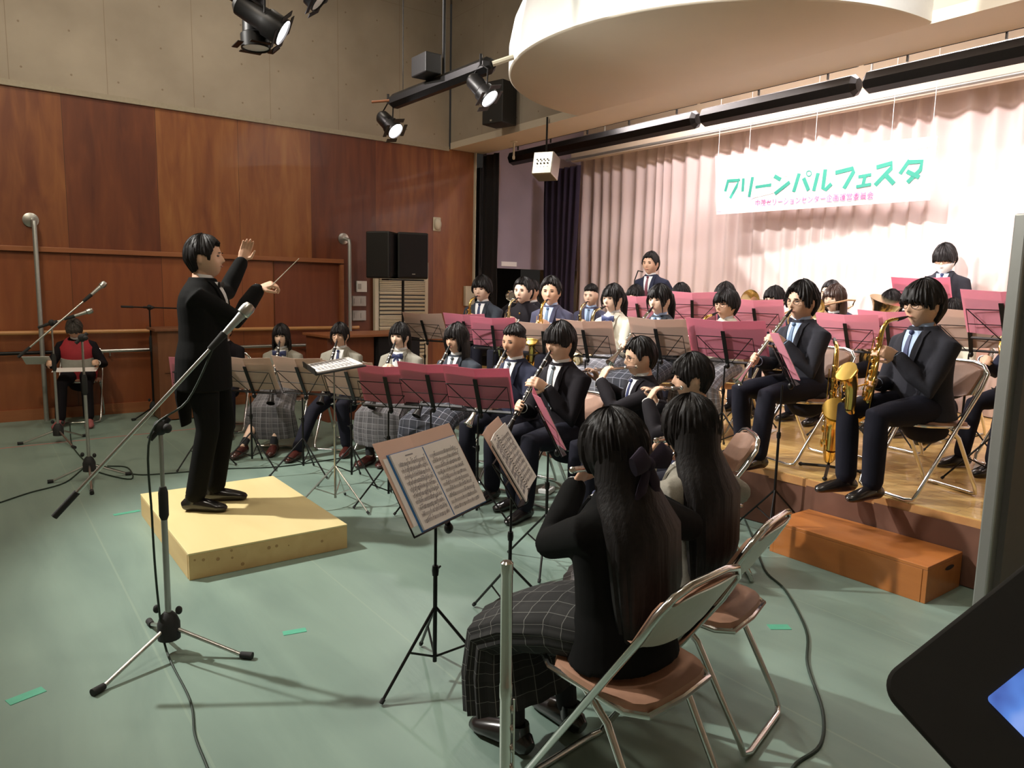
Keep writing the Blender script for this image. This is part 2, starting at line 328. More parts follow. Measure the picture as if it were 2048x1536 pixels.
def Zf(o, zdir, x=(1, 0, 0)):
    """matrix at o with local Z along zdir"""
    z = V(zdir).normalized(); x = V(x); x = x-z*x.dot(z)
    if x.length < 1e-4: x = z.orthogonal()
    x.normalize(); y = z.cross(x)
    return Matrix(((x.x, y.x, z.x, o[0]), (x.y, y.y, z.y, o[1]), (x.z, y.z, z.z, o[2]), (0, 0, 0, 1)))
# ------------------------------------------------------------------ the hall
WY = 9.43; ZS = 3.53; XS = 5.80; XE = 6.22; SX = 4.23; SZ = .38
def pX(x, y, X): r = ray(x, y); return EYE + r*(X/r.x)
def pY(x, y, Y): r = ray(x, y); return EYE + r*(Y/r.y)
struct(B((1.5, 4, -.05), (11, 13, .1)).build('floor', 'floor', smooth=False))
struct(B((1.5, 4, 6.25), (12, 14, .1)).build('ceiling', 'cream', smooth=False))
struct(B((1.11, WY+.1, ZS/2), (10.22, .2, ZS)).build('wall_left', 'wood_wall', smooth=False))
struct(B((.89, WY+.1, (ZS+6.2)/2), (9.78, .2, 6.2-ZS)).build('wall_left_upper', 'concrete', smooth=False))
struct(B((-4.1, 3.5, 3.1), (.2, 12.2, 6.2)).build('wall_rear', 'concrete', smooth=False))
struct(B((2.5, -2.6, 3.1), (13, .2, 6.2)).build('wall_right', 'concrete', smooth=False))
struct(B((XS+.1, 3.46, (ZS+.09+6.2)/2), (.2, 11.9, 6.2-ZS-.09)).build('wall_front', 'concrete', smooth=False))
struct(B(((5.80+6.38)/2, 3.46, ZS+.045), (.58, 11.92, .09)).build('trim_soffit', 'cream', smooth=False))
struct(B((.89, WY-.012, ZS), (9.76, .03, .06)).build('trim_1', 'band', smooth=False))
# rounded canopy growing out of the soffit
def canopy():
    mb = MB(); R = 1.95; c = (5.80, 4.68); n = 64
    prof = [(0, 3.530), (R-.02, 3.530), (R, 3.545), (R, 3.78), (R-.04, 3.98), (R-.13, 4.18), (R-.3, 4.36), (R-.6, 4.5), (.02, 4.56)]
    vs = []
    for r, z in prof:
        for k in range(n+1):
            a = PI/2+PI*k/n; vs.append((c[0]+r*math.cos(a), c[1]+r*math.sin(a), z))
    m = n+1; fs = [(i*m+k, i*m+k+1, (i+1)*m+k+1, (i+1)*m+k) for i in range(len(prof)-1) for k in range(n)]
    cut = 2*n; b1 = MB(); b1.add(vs, fs[:cut]); b2 = MB(); b2.add(vs, fs[cut:]); struct(b1.build('trim_canopy_base', 'cream')); struct(b2.build('trim_canopy_side', 'fascia'))
canopy()
# low wall panels, ledge, rails
struct(B((-.40, WY-.012, .93), (7.1, .022, 1.76)).build('trim_2', 'wood_low', smooth=False))
struct(B((3.62, WY-.006, .93), (.90, .010, 1.76)).build('trim_3', 'wood_dark', smooth=False))
struct(B((.05, WY-.035, 1.845), (8.1, .07, .055)).build('trim_4', 'wood_trim', smooth=False, bevel=.006))
struct(B((4.075, WY-.03, .90), (.05, .06, 1.80)).build('trim_5', 'wood_trim', smooth=False))
struct(B((.05, WY-.03, .06), (8.0, .045, .12)).build('baseboard_left', 'wood_trim', smooth=False))
struct(B((5.15, WY-.015, .06), (2.1, .025, .12)).build('baseboard_left_end', 'wood_trim', smooth=False))
struct(B((XE+.012, WY-.02, ZS/2+.2), (.02, .05, ZS-.4)).build('trim_6', 'ivory', smooth=False))
def rail(name, mat, x0, x1, z, r, lab, cat):
    t = thing(name, lab, cat, (0, 0, 0))
    MB().tube([(x0, WY-.09, z), (x1, WY-.09, z)], r, 12).build('rail', mat, t)
    k = x0+.3
    while k < x1:
        MB().tube([(k, WY-.02, z-.07), (k, WY-.09, z-.05), (k, WY-.09, z)], .009, 8).build('bracket', 'steel', t); k += 1.15
    return t
rail('handrail', 'rail_wood', -3.9, 4.30, .955, .024, 'long pale wooden handrail along the left wood wall', 'handrail')
rail('barre_rail', 'steel', .95, 3.85, .735, .021, 'lower metal rail running under the wooden handrail', 'rail')
rail('barre_rail', 'black_metal', -3.9, .80, .74, .021, 'dark lower rail on the wall left of the red vest person', 'rail')
for x, ln in ((.60, 'left wall behind the seated person in the red vest'), (4.14, 'wood wall beside the dark recessed panel')):
    t = thing('wall_pole', 'silver wall pole by the '+ln, 'pole', (x, 0, 0), 0)
    MB().tube([(0, WY-.16, 0), (0, WY-.16, 2.08), (0, WY-.15, 2.12), (0, WY-.10, 2.14), (0, WY-.03, 2.15)], .024, 12).build('pole', 'aluminium', t)
    MB().lathe([(.075, 0), (.075, .015), (.03, .025)], 24, Zf((-.02, WY-.003, 2.15), (0, -1, 0))).build('wall_plate', 'steel', t)
# floor standing air unit with louvres
def air_unit(WY=WY-.012):
    x0, x1, z1 = 4.55, 5.40, 1.88; t = thing('air_unit', 'tall cream louvred air unit built against the wood wall', 'air unit', (0, 0, 0))
    B(((x0+x1)/2, WY-.035, z1/2), (x1-x0, .07, z1)).build('cabinet', 'ivory', t, smooth=False, bevel=.006)
    B(((x0+x1)/2, WY-.072, .93), (x1-x0-.12, .01, 1.72)).build('backing', 'dark', t, smooth=False)
    mb = MB()
    for g, (za, zb, st) in enumerate([(1.47, 1.76, .026), (1.10, 1.43, .055), (.98, 1.08, .022), (.60, .94, .055), (.12, .55, .022)]):
        z = za
        while z < zb: mb.box(((x0+x1)/2, WY-.083, z), (x1-x0-.13, .02, st*.55), rot=Matrix.Rotation(.5, 3, 'X')); z += st
        mb.box(((x0+x1)/2, WY-.08, zb+.01), (x1-x0-.12, .018, .022))
    mb.build('louvre', 'ivory', t, smooth=False)
air_unit()
def plate(px, py, w, h, name, lab, cat, mat='ivory', knobs=2, d=.035):
    p = pY(px, py, WY-.02); t = thing(name, lab, cat, (p.x, WY, p.z))
    B((0, -d/2-.001, 0), (w, d, h)).build('case', mat, t, smooth=False, bevel=.004)
    for k in range(knobs): B((-w/4+k*w/2, -d-.004, 0), (w*.3, .008, h*.5)).build('button', 'aluminium', t, smooth=False)
    return t
plate(723, 573, .15, .15, 'wall_controller', 'white wall controller, topmost beside the air unit', 'controller', 'shirt', 1)
plate(718, 602, .20, .14, 'switch_plate', 'grey light switch plate above the other switch plate', 'switch', 'aluminium')
plate(718, 631, .20, .14, 'switch_plate', 'grey light switch plate, lowest beside the air unit', 'switch', 'aluminium')
t = thing('wall_sensor', 'small oval cream fitting high on the wood wall right of the loudspeakers', 'sensor', (5.58, WY-.03, 2.44))
MB().ell((0, 0, 0), (.06, .05, .09), 16, 10).build('dome', 'ivory', t); B((0, .02, 0), (.13, .02, .2)).build('base_plate', 'ivory', t, bevel=.01)
plate(937, 592, .16, .30, 'wall_box', 'tall cream box at the right end of the wood wall', 'wall box', 'ivory', 0, .06)
# stage: platform, skirt, back stage
struct(B(((SX+8.4)/2, 3.5, SZ-.02), (8.4-SX, 12, .04)).build('floor_stage', 'parquet', smooth=False))
def fabric(p0, p1, z0, z1, amp, wl, name, mat, seed=1, taper=None, th=.008, nz=14, top_amp=1.0):
    """pleated cloth hanging between two floor points"""
    p0, p1 = V((*p0, 0)), V((*p1, 0)); d = p1-p0; L = d.length; d.normalize(); nrm = V((-d.y, d.x, 0)); rnd = random.Random(seed)
    n = max(8, int(L/wl*10)); ph = 0; xs = []; off = []
    for i in range(n+1):
        u = i/n*L; ph += 2*PI/(n/(L/wl))*(.7+.6*noise.noise(V((u*3.1, seed*7.7, 0)))+.15); am = amp*(.55+.9*abs(noise.noise(V((u*1.7, seed*3.3, 5)))))
        xs.append(u); off.append((ph, am))
    vs = []; 
    for s in (0, 1):
        for j in range(nz+1):
            z = z0+(z1-z0)*j/nz; f = j/nz
            for i in range(n+1):
                ph, am = off[i]; u = xs[i]
                if taper: u = u*(1-taper*(1-f))+L*taper*(1-f)*.5
                o = am*math.sin(ph+.35*noise.noise(V((u, z*.7, seed))))*(top_amp*f+(1-f)) + .02*noise.noise(V((u*2, z*1.3, seed+3)))
                vs.append(p0+d*u+nrm*(o+s*th)+V((0, 0, z)))
    m = n+1; K = (nz+1)*m; fs = []
    for j in range(nz):
        for i in range(n):
            a = j*m+i; fs.append((a, a+1, a+m+1, a+m)); fs.append((K+a, K+a+m, K+a+m+1, K+a+1))
    for i in range(n): fs.append((i, K+i, K+i+1, i+1)); a = nz*m+i; fs.append((a, a+1, K+a+1, K+a))
    for j in range(nz): fs.append((j*m, (j+1)*m, K+(j+1)*m, K+j*m)); a = j*m+n; fs.append((a, K+a, K+a+m, a+m))
    mb = MB(); mb.add(vs, fs); return mb.build(name, mat)
tag(fabric((SX-.02, 9.4), (SX-.02, -2.4), .005, SZ-.045, .012, .5, 'stage_skirt', 'skirt_brown', 4, th=.006, nz=8), 'brown cloth skirt hanging along the front edge of the low stage', 'stage skirt')
struct(B((SX+.02, 3.5, SZ-.03), (.06, 11.9, .05)).build('trim_7', 'rail_wood', smooth=False))
struct(B((8.45, 3.5, 2.5), (.1, 14, 5)).build('wall_stage', 'cream', smooth=False))
struct(B((7.4, 3.5, 4.6), (2.1, 12.4, .1)).build('ceiling_stage', 'cream', smooth=False))
struct(B((7.45, WY+.05, 3.17), (2.0, .1, 2.66)).build('wall_wing', 'wing_wall', smooth=False))
struct(B((7.3, 11.2, 1.5), (2.3, .1, 3.2)).build('wall_wing_far', 'dark', smooth=False))
struct(B((6.45, WY+.95, 1.6), (.1, 1.7, 3.5)).build('wall_wing_side', 'dark', smooth=False))
p = pY(1018, 528, WY-.005); t = tag(B((p.x, WY-.004, p.z), (.30, .008, .07)).build('notice', 'paper', smooth=False), 'small white notice strip on the grey wing wall', 'notice')
tag(fabric((6.36, 9.40), (6.36, 8.98), .39, 3.50, .03, .12, 'wing_curtain', 'black_cloth', 9), 'black wing curtain at the end of the wood wall', 'curtain')
tag(fabric((7.30, 9.10), (7.30, 8.25), .39, 3.34, .04, .11, 'side_drape', 'navy_cloth', 12, taper=.22), 'dark navy drape gathered beside the pale pleated stage curtain', 'curtain')
tag(fabric((7.95, 9.00), (7.95, -.4), .39, 3.66, .055, .17, 'stage_curtain', 'curtain', 21, nz=20), 'large pale pink pleated curtain across the back of the stage', 'curtain')
# rail of the curtain and the black light battens
t = thing('curtain_rail', 'pale curtain rail box above the pleated stage curtain', 'rail')
B((7.72, 4.2, 3.60), (.10, 9.4, .20)).build('fascia', 'cream', t, smooth=False, bevel=.02); MB().tube([(7.60, -.4, 3.52), (7.60, 8.9, 3.52)], .02, 10).build('rail', 'aluminium', t)
for yy in (.5, 4.2, 8.2): MB().tube([(7.72, yy, 3.69), (7.72, yy, 4.56)], .012, 8).build('hanger', 'aluminium', t)
ys = [9.05, pX(1400, 255, 6.62).y, pX(1723, 188, 6.62).y, 2.2, .6]
for i in range(4):
    a, b = ys[i]-.03, ys[i+1]+.03
    lab = ['leftmost long black light batten under the soffit, near the wing curtain', 'black light batten under the soffit, above the left end of the banner', 'black light batten under the soffit, above the right half of the banner', 'black light batten at the top right corner over the stage'][i]
    t = thing('light_batten', lab, 'light batten', (6.62, (a+b)/2, 3.44), 0, 'black light battens over the stage front'); h = (a-b)/2
    MB().loft([(0, -h, 0), (0, -h+.04, 0), (0, h-.04, 0), (0, h, 0)], [(.06, .06), (.105, .10), (.105, .10), (.06, .06)], 8, (1, 0, 0)).build('trough', 'black_metal', t, smooth=False)
    MB().tube([(-.05, -h, .17), (-.05, h, .17)], .028, 8).build('pipe', 'black_metal', t)
    k = -h+.3
    while k < h: B((-.02, k, .62), (.02, .014, 1.04)).box((-.05, k+.05, .22), (.07, .16, .04)).build('hanger', 'black_metal', t, smooth=False); k += .75
# banner
XB = 7.45
def bn(cx, cy, dx=0): q = pX(1400+cx/4.096, 240+cy/4.096, XB); return V((XB-dx, q.y, q.z))
ban = thing('banner', 'long white festival banner with big green lettering hanging before the curtain', 'banner', (0, 0, 0))
c = [bn(125, 300), bn(1945, 132), bn(1885, 655), bn(135, 775)]
mb = MB(); mb.add(c+[q+V((.006, 0, 0)) for q in c], [(0, 1, 2, 3), (7, 6, 5, 4), (0, 4, 5, 1), (1, 5, 6, 2), (2, 6, 7, 3), (3, 7, 4, 0)]); mb.build('cloth', pmat('banner_white', (.82, .82, .82), .7, var=.01), ban, smooth=False)
def patch(pts, dx, name, mat):
    c = [bn(*q, dx) for q in pts]; n = len(c); mb = MB(); mb.add(c+[q+V((.002, 0, 0)) for q in c], [tuple(range(n)), tuple(range(2*n-1, n-1, -1))]+[(i, i+n, (i+1) % n+n, (i+1) % n) for i in range(n)]); return mb.build(name, mat, ban, smooth=False)
patch([(142, 590), (260, 585), (330, 600), (440, 640), (340, 700), (240, 748), (138, 752)], .003, 'violet_patch', pmat('b_violet', (.72, .50, .82), .7))
patch([(440, 640), (330, 600), (360, 560), (480, 540), (620, 560), (640, 590)], .003, 'peach_patch', pmat('b_peach', (.82, .70, .68), .7))
patch([(1500, 240), (1920, 175), (1920, 215), (1600, 275)], .003, 'yellow_patch', pmat('b_yellow', (.82, .82, .66), .7))
patch([(480, 420), (760, 400), (740, 460), (560, 480)], .003, 'cream_patch', pmat('b_cream', (.82, .79, .70), .7))
STK = [([(234, 488), (207, 586)], 24), ([(236, 498), (318, 492), (300, 545), (248, 642)], 25), ([(307, 484), (314, 500)], 9), ([(321, 479), (329, 495)], 9),
 ([(357, 478), (350, 588)], 24), ([(432, 467), (404, 631)], 25), ([(455, 551), (585, 531)], 23), ([(610, 458), (662, 489)], 28), ([(614, 604), (736, 508)], 27),
 ([(814, 437), (768, 588)], 28), ([(850, 475), (890, 576)], 28), ([(968, 434), (932, 580)], 27), ([(1028, 404), (1008, 560), (1030, 570), (1078, 522)], 28),
 ([(1110, 432), (1252, 396), (1258, 425), (1180, 561)], 29), ([(1298, 466), (1404, 447)], 22), ([(1354, 458), (1334, 540)], 24), ([(1281, 547), (1404, 526)], 22),
 ([(1446, 388), (1572, 352), (1566, 396), (1434, 535)], 29), ([(1526, 454), (1590, 523)], 29), ([(1718, 328), (1638, 442)], 25), ([(1716, 345), (1820, 340), (1806, 408), (1700, 512)], 28), ([(1696, 420), (1798, 470)], 27)]
letters = {}
mb = MB()
def stroke(mb, pts, wd, dx):
    P = [bn(*q, dx) for q in pts]; w = wd/4.096/FPX*8.9/2
    L = []; Rr = []
    for i, p in enumerate(P):
        t = (P[min(i+1, len(P)-1)]-P[max(i-1, 0)]).normalized(); s = V((0, -t.z, t.y))*w; L.append(p+s); Rr.append(p-s)
    n = len(P); vs = L+Rr+[q+V((.003, 0, 0)) for q in L+Rr]; fs = []
    for i in range(n-1):
        fs += [(i, i+1, n+i+1, n+i), (2*n+i, 3*n+i, 3*n+i+1, 2*n+i+1), (i, 2*n+i, 2*n+i+1, i+1), (n+i, n+i+1, 3*n+i+1, 3*n+i)]
    fs += [(0, n, 3*n, 2*n), (n-1, 3*n-1, 4*n-1, 2*n-1)]
    mb.add(vs, fs)
addm('green_letter', (.03, .29, .21), .6, var=.03); addm('pink_letter', (.60, .10, .30), .6, var=.02)
groups = [4, 2, 1, 2, 2, 2, 1, 3, 2, 3]; k = 0
for g in groups:
    mb = MB()
    for ii, (pts, wd) in enumerate(STK[k:k+g]): stroke(mb, pts, wd, .004+.0012*ii)
    if k == 9:
        cc = [(893+20*math.cos(a*PI/8), 438+22*math.sin(a*PI/8)) for a in range(17)]; stroke(mb, cc, 7, .004)
    mb.build('green_letter', 'green_letter', ban, smooth=False); k += g
cu = bpy.data.curves.new('small_lettering', 'FONT'); cu.body = '中茂セリーションセンター企画運営委員会'; cu.size = 1; cu.extrude = .02
to = bpy.data.objects.new('small_lettering', cu); COL.objects.link(to); bpy.context.view_layer.update()
tm = bpy.data.meshes.new_from_object(to.evaluated_get(bpy.context.evaluated_depsgraph_get())); bpy.data.objects.remove(to)
xs = [v.co.x for v in tm.vertices]; a = bn(455, 705, .006); b = bn(1422, 642, .006); wd = (b-a).length/(max(xs)-min(xs)); dv = (b-a)/(max(xs)-min(xs)); upv = V((0, 0, 1))*wd*1.15
for v in tm.vertices: q = a+dv*(v.co.x-min(xs))+upv*v.co.y; v.co = q-V((v.co.z*.05, 0, 0))
tm.materials.clear(); tm.materials.append(M['pink_letter']); to = bpy.data.objects.new('small_lettering', tm); COL.objects.link(to); to.parent = ban
mb = MB()
for (cx, cy, zz) in [(400, 305, 3.66), (1565, 165, 3.68), (150, 300, 3.64), (1900, 138, 3.7), (940, 235, 3.68)]:
    q = bn(cx, cy); MB().tube([q-V((0, 0, .03)), (q.x, q.y, 4.56)], .0025, 6).build('cord', 'paper', ban)
# podium and step
def boxthing(name, lab, cat, x0, x1, y0, y1, z, th, top, side, hole=False):
    t = thing(name, lab, cat, ((x0+x1)/2, (y0+y1)/2, 0)); w, d = x1-x0, y1-y0
    B((0, 0, z-th/2), (w, d, th)).build('top_board', top, t, smooth=False, bevel=.003)
    mb = MB()
    for s in (-1, 1):
        mb.box((0, s*(d/2-.012), (z-th)/2), (w-.004, .024, z-th)); mb.box((s*(w/2-.012), 0, (z-th)/2), (.024, d-.05, z-th))
    mb.build('side_board', side, t, smooth=False, bevel=.002)
    if hole: MB().loft([(.05, -d/2-.001, z*.72), (.05, -d/2-.003, z*.72)], [(.05, .012)]*2, 16, (1, 0, 0)).build('hand_hole', 'dark', t)
    return t
pd = boxthing('podium', 'low pale pine conductor podium on the green floor', 'podium', .83, 1.71, 3.89, 5.20, .145, .012, 'pine_top', 'pine')
mb = MB(); rr = random.Random(3)
for k in range(10):
    x = rr.uniform(-.42, .42); z = rr.uniform(.03, .12); r = rr.uniform(.004, .011); mb.lathe([(r, 0), (r, .0008)], 10, Zf((x, -.6553, z), (0, -1, 0)))
mb.build('wood_knot', pmat('knot', (.42, .25, .10), .6), pd, smooth=False)
boxthing('step_box', 'orange-brown wooden step box in front of the brown stage skirt', 'step', 3.80, 4.20, 1.56, 2.46, .195, .02, 'step_wood', 'step_wood', True)
# lectern, organ
t = thing('lectern', 'dark brown wooden lectern against the left wall behind the conductor', 'lectern', (1.93, 8.85, 0))
B((0, 0, .50), (.62, .42, .98)).build('body', 'lectern_wood', t, smooth=False, bevel=.005); B((0, 0, 1.005), (.68, .48, .03)).build('top_board', 'lectern_wood', t, smooth=False, bevel=.005); B((0, -.215, .55), (.5, .01, .03)).build('moulding', 'lectern_wood', t, smooth=False)
t = thing('organ', 'wooden organ console with a black front beside the clarinet row', 'organ', (3.72, 7.95, 0), .10)
B((0, 0, .965), (1.25, .62, .03)).build('lid', 'wood_trim', t, smooth=False, bevel=.005); B((-.30, .02, .475), (.6, .5, .95)).build('cabinet', 'wood_dark', t, smooth=False, bevel=.005); B((.32, .0, .475), (.58, .56, .95)).build('front_cover', 'black_cloth', t, smooth=False, bevel=.005)
# loudspeakers on stand
def stand_tripod(t, zh, mat='black_metal', r=.35, r2=.012, zc=.5):
    for k in range(3):
        a = k*2*PI/3+.4; MB().tube([(0, 0, zc), (r*math.cos(a), r*math.sin(a), .012)], r2, 8).build('leg', mat, t)
q = pY(806, 600, 8.4)
t = thing('speaker_stand', 'black tripod pole stand carrying the two black loudspeakers', 'stand', (q.x, 8.4, 0))
MB().tube([(0, 0, .1), (0, 0, 1.62)], .018, 10).build('pole', 'black_metal', t); stand_tripod(t, 1.6); B((0, 0, 1.61), (.5, .2, .02)).build('crossbar', 'black_metal', t)
for i, (dx, dy, rz, lab) in enumerate([(.10, 0, -.25, 'right black loudspeaker on the tripod pole in front of the cream louvres'), (-.24, .12, .75, 'left black loudspeaker turned aside on the tripod pole')]):
    t = thing('loudspeaker', lab, 'loudspeaker', (q.x+dx, 8.4+dy, 1.625), rz)
    MB().prism([(-.20, -.17), (.20, -.17), (.14, .16), (-.14, .16)], 0, .58).build('cabinet', 'dark', t, smooth=False, bevel=.02)
    B((0, -.178, .29), (.36, .012, .53)).build('grille', 'black_cloth', t, smooth=False, bevel=.004)
    B((0, -.186, .06), (.04, .004, .015)).build('badge', 'steel', t, smooth=False)
q = pX(997, 222, 5.55)
t = thing('wall_loudspeaker', 'black loudspeaker hung on the concrete wall above the soffit', 'loudspeaker', (5.60, q.y+.05, 3.80), .25)
B((0, 0, .06), (.28, .34, .52)).build('cabinet', 'dark', t, smooth=False, bevel=.01); B((.15, 0, .1), (.08, .1, .1)).build('bracket', 'black_metal', t); B((-.142, .02, -.16), (.004, .03, .02)).build('badge', 'steel', t, smooth=False)
q = at(1092, 333, 8.9)
t = thing('stage_monitor', 'small silver perforated loudspeaker hung at the front of the stage', 'loudspeaker', q, .5)
B((0, 0, 0), (.24, .26, .28), rot=Matrix.Rotation(.25, 3, 'Y')).build('cabinet', 'steel', t, smooth=False, bevel=.01)
mb = MB()
for i in range(4):
    for j in range(4): mb.ell((-.125, -.07+i*.045, -.07+j*.045), (.006, .010, .010), 8, 5)
mb.build('hole', 'dark', t); MB().tube([(0, 0, .1), (.0, 0, 3.60-q.z)], .012, 8).build('hanger', 'black_metal', t)
q = gp(1028, 283, ZS)
t = thing('ceiling_hook', 'cream hook hanging from the soffit near the room corner', 'hook', (q.x, q.y, ZS))
MB().lathe([(.05, 0), (.05, -.01), (.014, -.02), (.014, -.19), (.02, -.20), (.02, -.23), (.01, -.24)], 14).build('rod', 'ivory', t)
# light rigs
def fixture(P, aim, lit, lab, L=.26, r=.085, grp='stage spotlights'):
    t = thing('spotlight', lab, 'spotlight', P, 0, grp); d = (V(aim)-V(P)).normalized(); T = Zf((0, 0, 0), d)
    MB().lathe([(.045, -L), (r*.8, -L+.03), (r*.85, -L*.4), (r, -L*.35), (r, .0), (r*.93, .0), (r*.93, -.02)], 20, T).build('can', 'black_metal', t)
    MB().lathe([(r*.9, -.018), (r*.9, -.012), (.01, -.006)], 20, T).build('lens', 'lit_lens' if lit else 'lens_glass', t)
    mb = MB()
    for s in (-1, 1): mb.box((s*(r+.025), 0, -.01), (.04, r*1.5, .005), T=T); mb.box((0, s*(r+.025), -.01), (r*1.5, .04, .005), T=T)
    mb.build('barn_door', 'black_metal', t, smooth=False)
    c = d*(-L*.5); MB().tube([c+V((0, r+.01, 0)), c+V((0, r+.02, .13)), c+V((0, 0, .19)), c+V((0, -r-.02, .13)), c+V((0, -r-.01, 0))], .007, 8).build('yoke', 'black_metal', t)
    MB().tube([c+V((0, 0, .18)), c+V((0, 0, .27))], .012, 8).build('clamp', 'black_metal', t)
    return t
a, b = at(785, 205, 7.0), at(985, 128, 6.0)
t = thing('lighting_bar', 'black lighting bar hung near the room corner carrying two lit spotlights', 'lighting bar', (0, 0, 0))
MB().loft([a, a+(b-a)*.03, b-(b-a)*.03, b], [(.04, .04), (.075, .07), (.075, .07), (.04, .04)], 8).build('bar', 'black_metal', t, smooth=False)
m = a+(b-a)*.55; MB().tube([m, (m.x, m.y, 6.19)], .014, 8).build('drop_rod', 'black_metal', t); m2 = a+(b-a)*.12; MB().tube([m2, (m2.x, m2.y, 6.19)], .004, 6).build('drop_cable', 'black_metal', t)
B(m+V((-.12, .1, .14)), (.16, .26, .17)).build('junction_box', 'dark', t, smooth=False, bevel=.008)
MB().tube([b, b+V((.14, -.1, .06))], .022, 8).build('pipe_end', 'ivory', t); MB().tube([a+V((0, 0, .02)), a+V((-.16, .12, .0))], .012, 8).build('cable_end', 'wood_trim', t)
fixture((3.42, 6.56, 3.02), (4.4, 4.2, .8), True, 'lit black spotlight at the left end of the corner lighting bar')
fixture(at(980, 198, 6.0), (4.6, 3.2, .8), True, 'lit spotlight at the right end of the corner lighting bar, nearest the canopy')
t = thing('lighting_bar', 'black lighting bar cut by the top edge of the photo', 'lighting bar', (0, 0, 0))
MB().tube([(1.55, 5.62, 3.72), (2.5, 4.75, 3.78)], .035, 10).build('bar', 'black_metal', t); MB().tube([(2.0, 5.2, 3.75), (2.0, 5.2, 6.19)], .012, 8).build('drop_rod', 'black_metal', t)
q = at(567, 66, 5.0); fixture(q, (4.9, 3.6, 1.2), True, 'lit black spotlight at the top of the photo left of centre', .36, .095)
q = at(512, 98, 5.1); fixture(q, (1.8, 5.3, 0), False, 'unlit black spotlight pointing down beside the lit one at the top', .26, .10)
q = at(497, 18, 5.0); fixture(q, (1.2, 5.4, 2.2), False, 'unlit black spotlight highest at the top left, cut by the frame', .24, .09)
q = at(640, 5, 5.0); fixture(q, (2.9, 4.6, 2.6), False, 'unlit black spotlight cut off by the top edge, right of the lit one', .22, .08)
# floor marks, cables
def mark(c, w, d, rz, mat, lab):
    t = MB(); t.box((0, 0, .001), (w, d, .002)); o = t.build('floor_tape', mat, smooth=False); o.location = (*c, 0); o.rotation_euler[2] = rz; tag(o, lab, 'tape', 'tape marks on the green floor')
mark((1.08, 3.04), .10, .04, -.2, 'tape_green', 'green tape mark on the floor in front of the podium'); mark((2.95, 1.83), .10, .05, -.6, 'tape_green', 'green tape mark beside the cable right of the front chairs')
mark((.08, 3.10), .12, .05, .3, 'tape_green', 'green tape mark at the lower left of the floor'); mark((.76, 5.3), .16, .04, .1, 'tape_green', 'green tape mark left of the podium')
mark((1.2, 8.0), 2.4, .018, .05, 'tape_red', 'thin red line of tape on the floor before the left wall')
def cable(pts, lab, r=.006, mat='cable'):
    P = [V(p) for p in pts]; out = []
    for i in range(len(P)-1):
        p0, p1, p2, p3 = P[max(i-1, 0)], P[i], P[i+1], P[min(i+2, len(P)-1)]
        for k in range(6):
            t = k/6; out.append(.5*((2*p1)+(p2-p0)*t+(2*p0-5*p1+4*p2-p3)*t*t+(3*p1-p0-3*p2+p3)*t**3))
    out.append(P[-1]); tag(MB().tube(out, r, 8).build('cable', mat), lab, 'cable')
cable([gp(x, y, .006) for x, y in [(1490, 1040), (1505, 1075), (1530, 1140), (1570, 1180), (1612, 1260), (1615, 1330), (1645, 1420), (1640, 1490), (1585, 1536)]]+[V((1.9, 1.1, .006))], 'black cable snaking over the green floor from the stage past the step box')
cable([gp(x, y, .006) for x, y in [(0, 1005), (60, 985), (130, 965), (184, 930), (265, 948), (330, 947), (440, 938), (560, 933), (690, 915)]], 'thin black cable lying across the floor behind the podium', .005)
cable([gp(x, y, .006) for x, y in [(140, 850), (142, 880), (150, 900), (178, 930), (200, 945), (262, 958), (255, 935), (215, 932)]], 'looped black cable under the left microphone stands', .005)
# edge of a folding partition
t = thing('partition', 'tall grey partition panel at the right edge of the photo', 'partition', (2.55, .90, 0), -.15)
B((.012, -.02, .90), (.05, .04, 1.80)).build('edge_frame', 'aluminium', t, smooth=False, bevel=.006); B((.5, -.045, .90), (.96, .03, 1.78)).build('panel', 'grey_panel', t, smooth=False)
B((.035, -.03, .93), (.02, .035, 1.86)).build('frame_groove', 'dark', t, smooth=False); MB().lathe([(.02, 1.80), (.02, 1.88), (.012, 1.88), (.012, 1.90), (.022, 1.90), (.022, 1.93), (.012, 1.94)], 12, Matrix.Translation((.05, -.03, 0))).build('top_pin', 'black_metal', t)
# tablet on a stand in the lower right corner
q = at(2105, 1395, .60)
T = frame(q, CR*.78+CU*.62, -CF*.8-CR*.5+CU*.3)
t = thing('tablet', 'black tablet with a glowing blue screen in the lower right corner', 'tablet', (0, 0, 0))
def rrect(w, h, r, n=8):
    out = []
    for cx, cy, a0 in ((w-r, h-r, 0), (-w+r, h-r, 90), (-w+r, -h+r, 180), (w-r, -h+r, 270)):
        for k in range(n+1): a = math.radians(a0+90*k/n); out.append((cx+r*math.cos(a), cy+r*math.sin(a)))
    return out
MB().prism(rrect(.10, .085, .022), -.012, .0, T).build('case', 'rubber', t, bevel=.003)
MB().prism(rrect(.040, .027, .004), .0001, .0012, T).build('screen', 'screen', t, smooth=False)
g = T @ V((.05, -.05, -.008)); MB().tube([g, (g.x+.02, g.y-.03, g.z-.12), (g.x+.03, g.y-.05, 0)], .009, 10).build('stand_pole', 'black_metal', t)
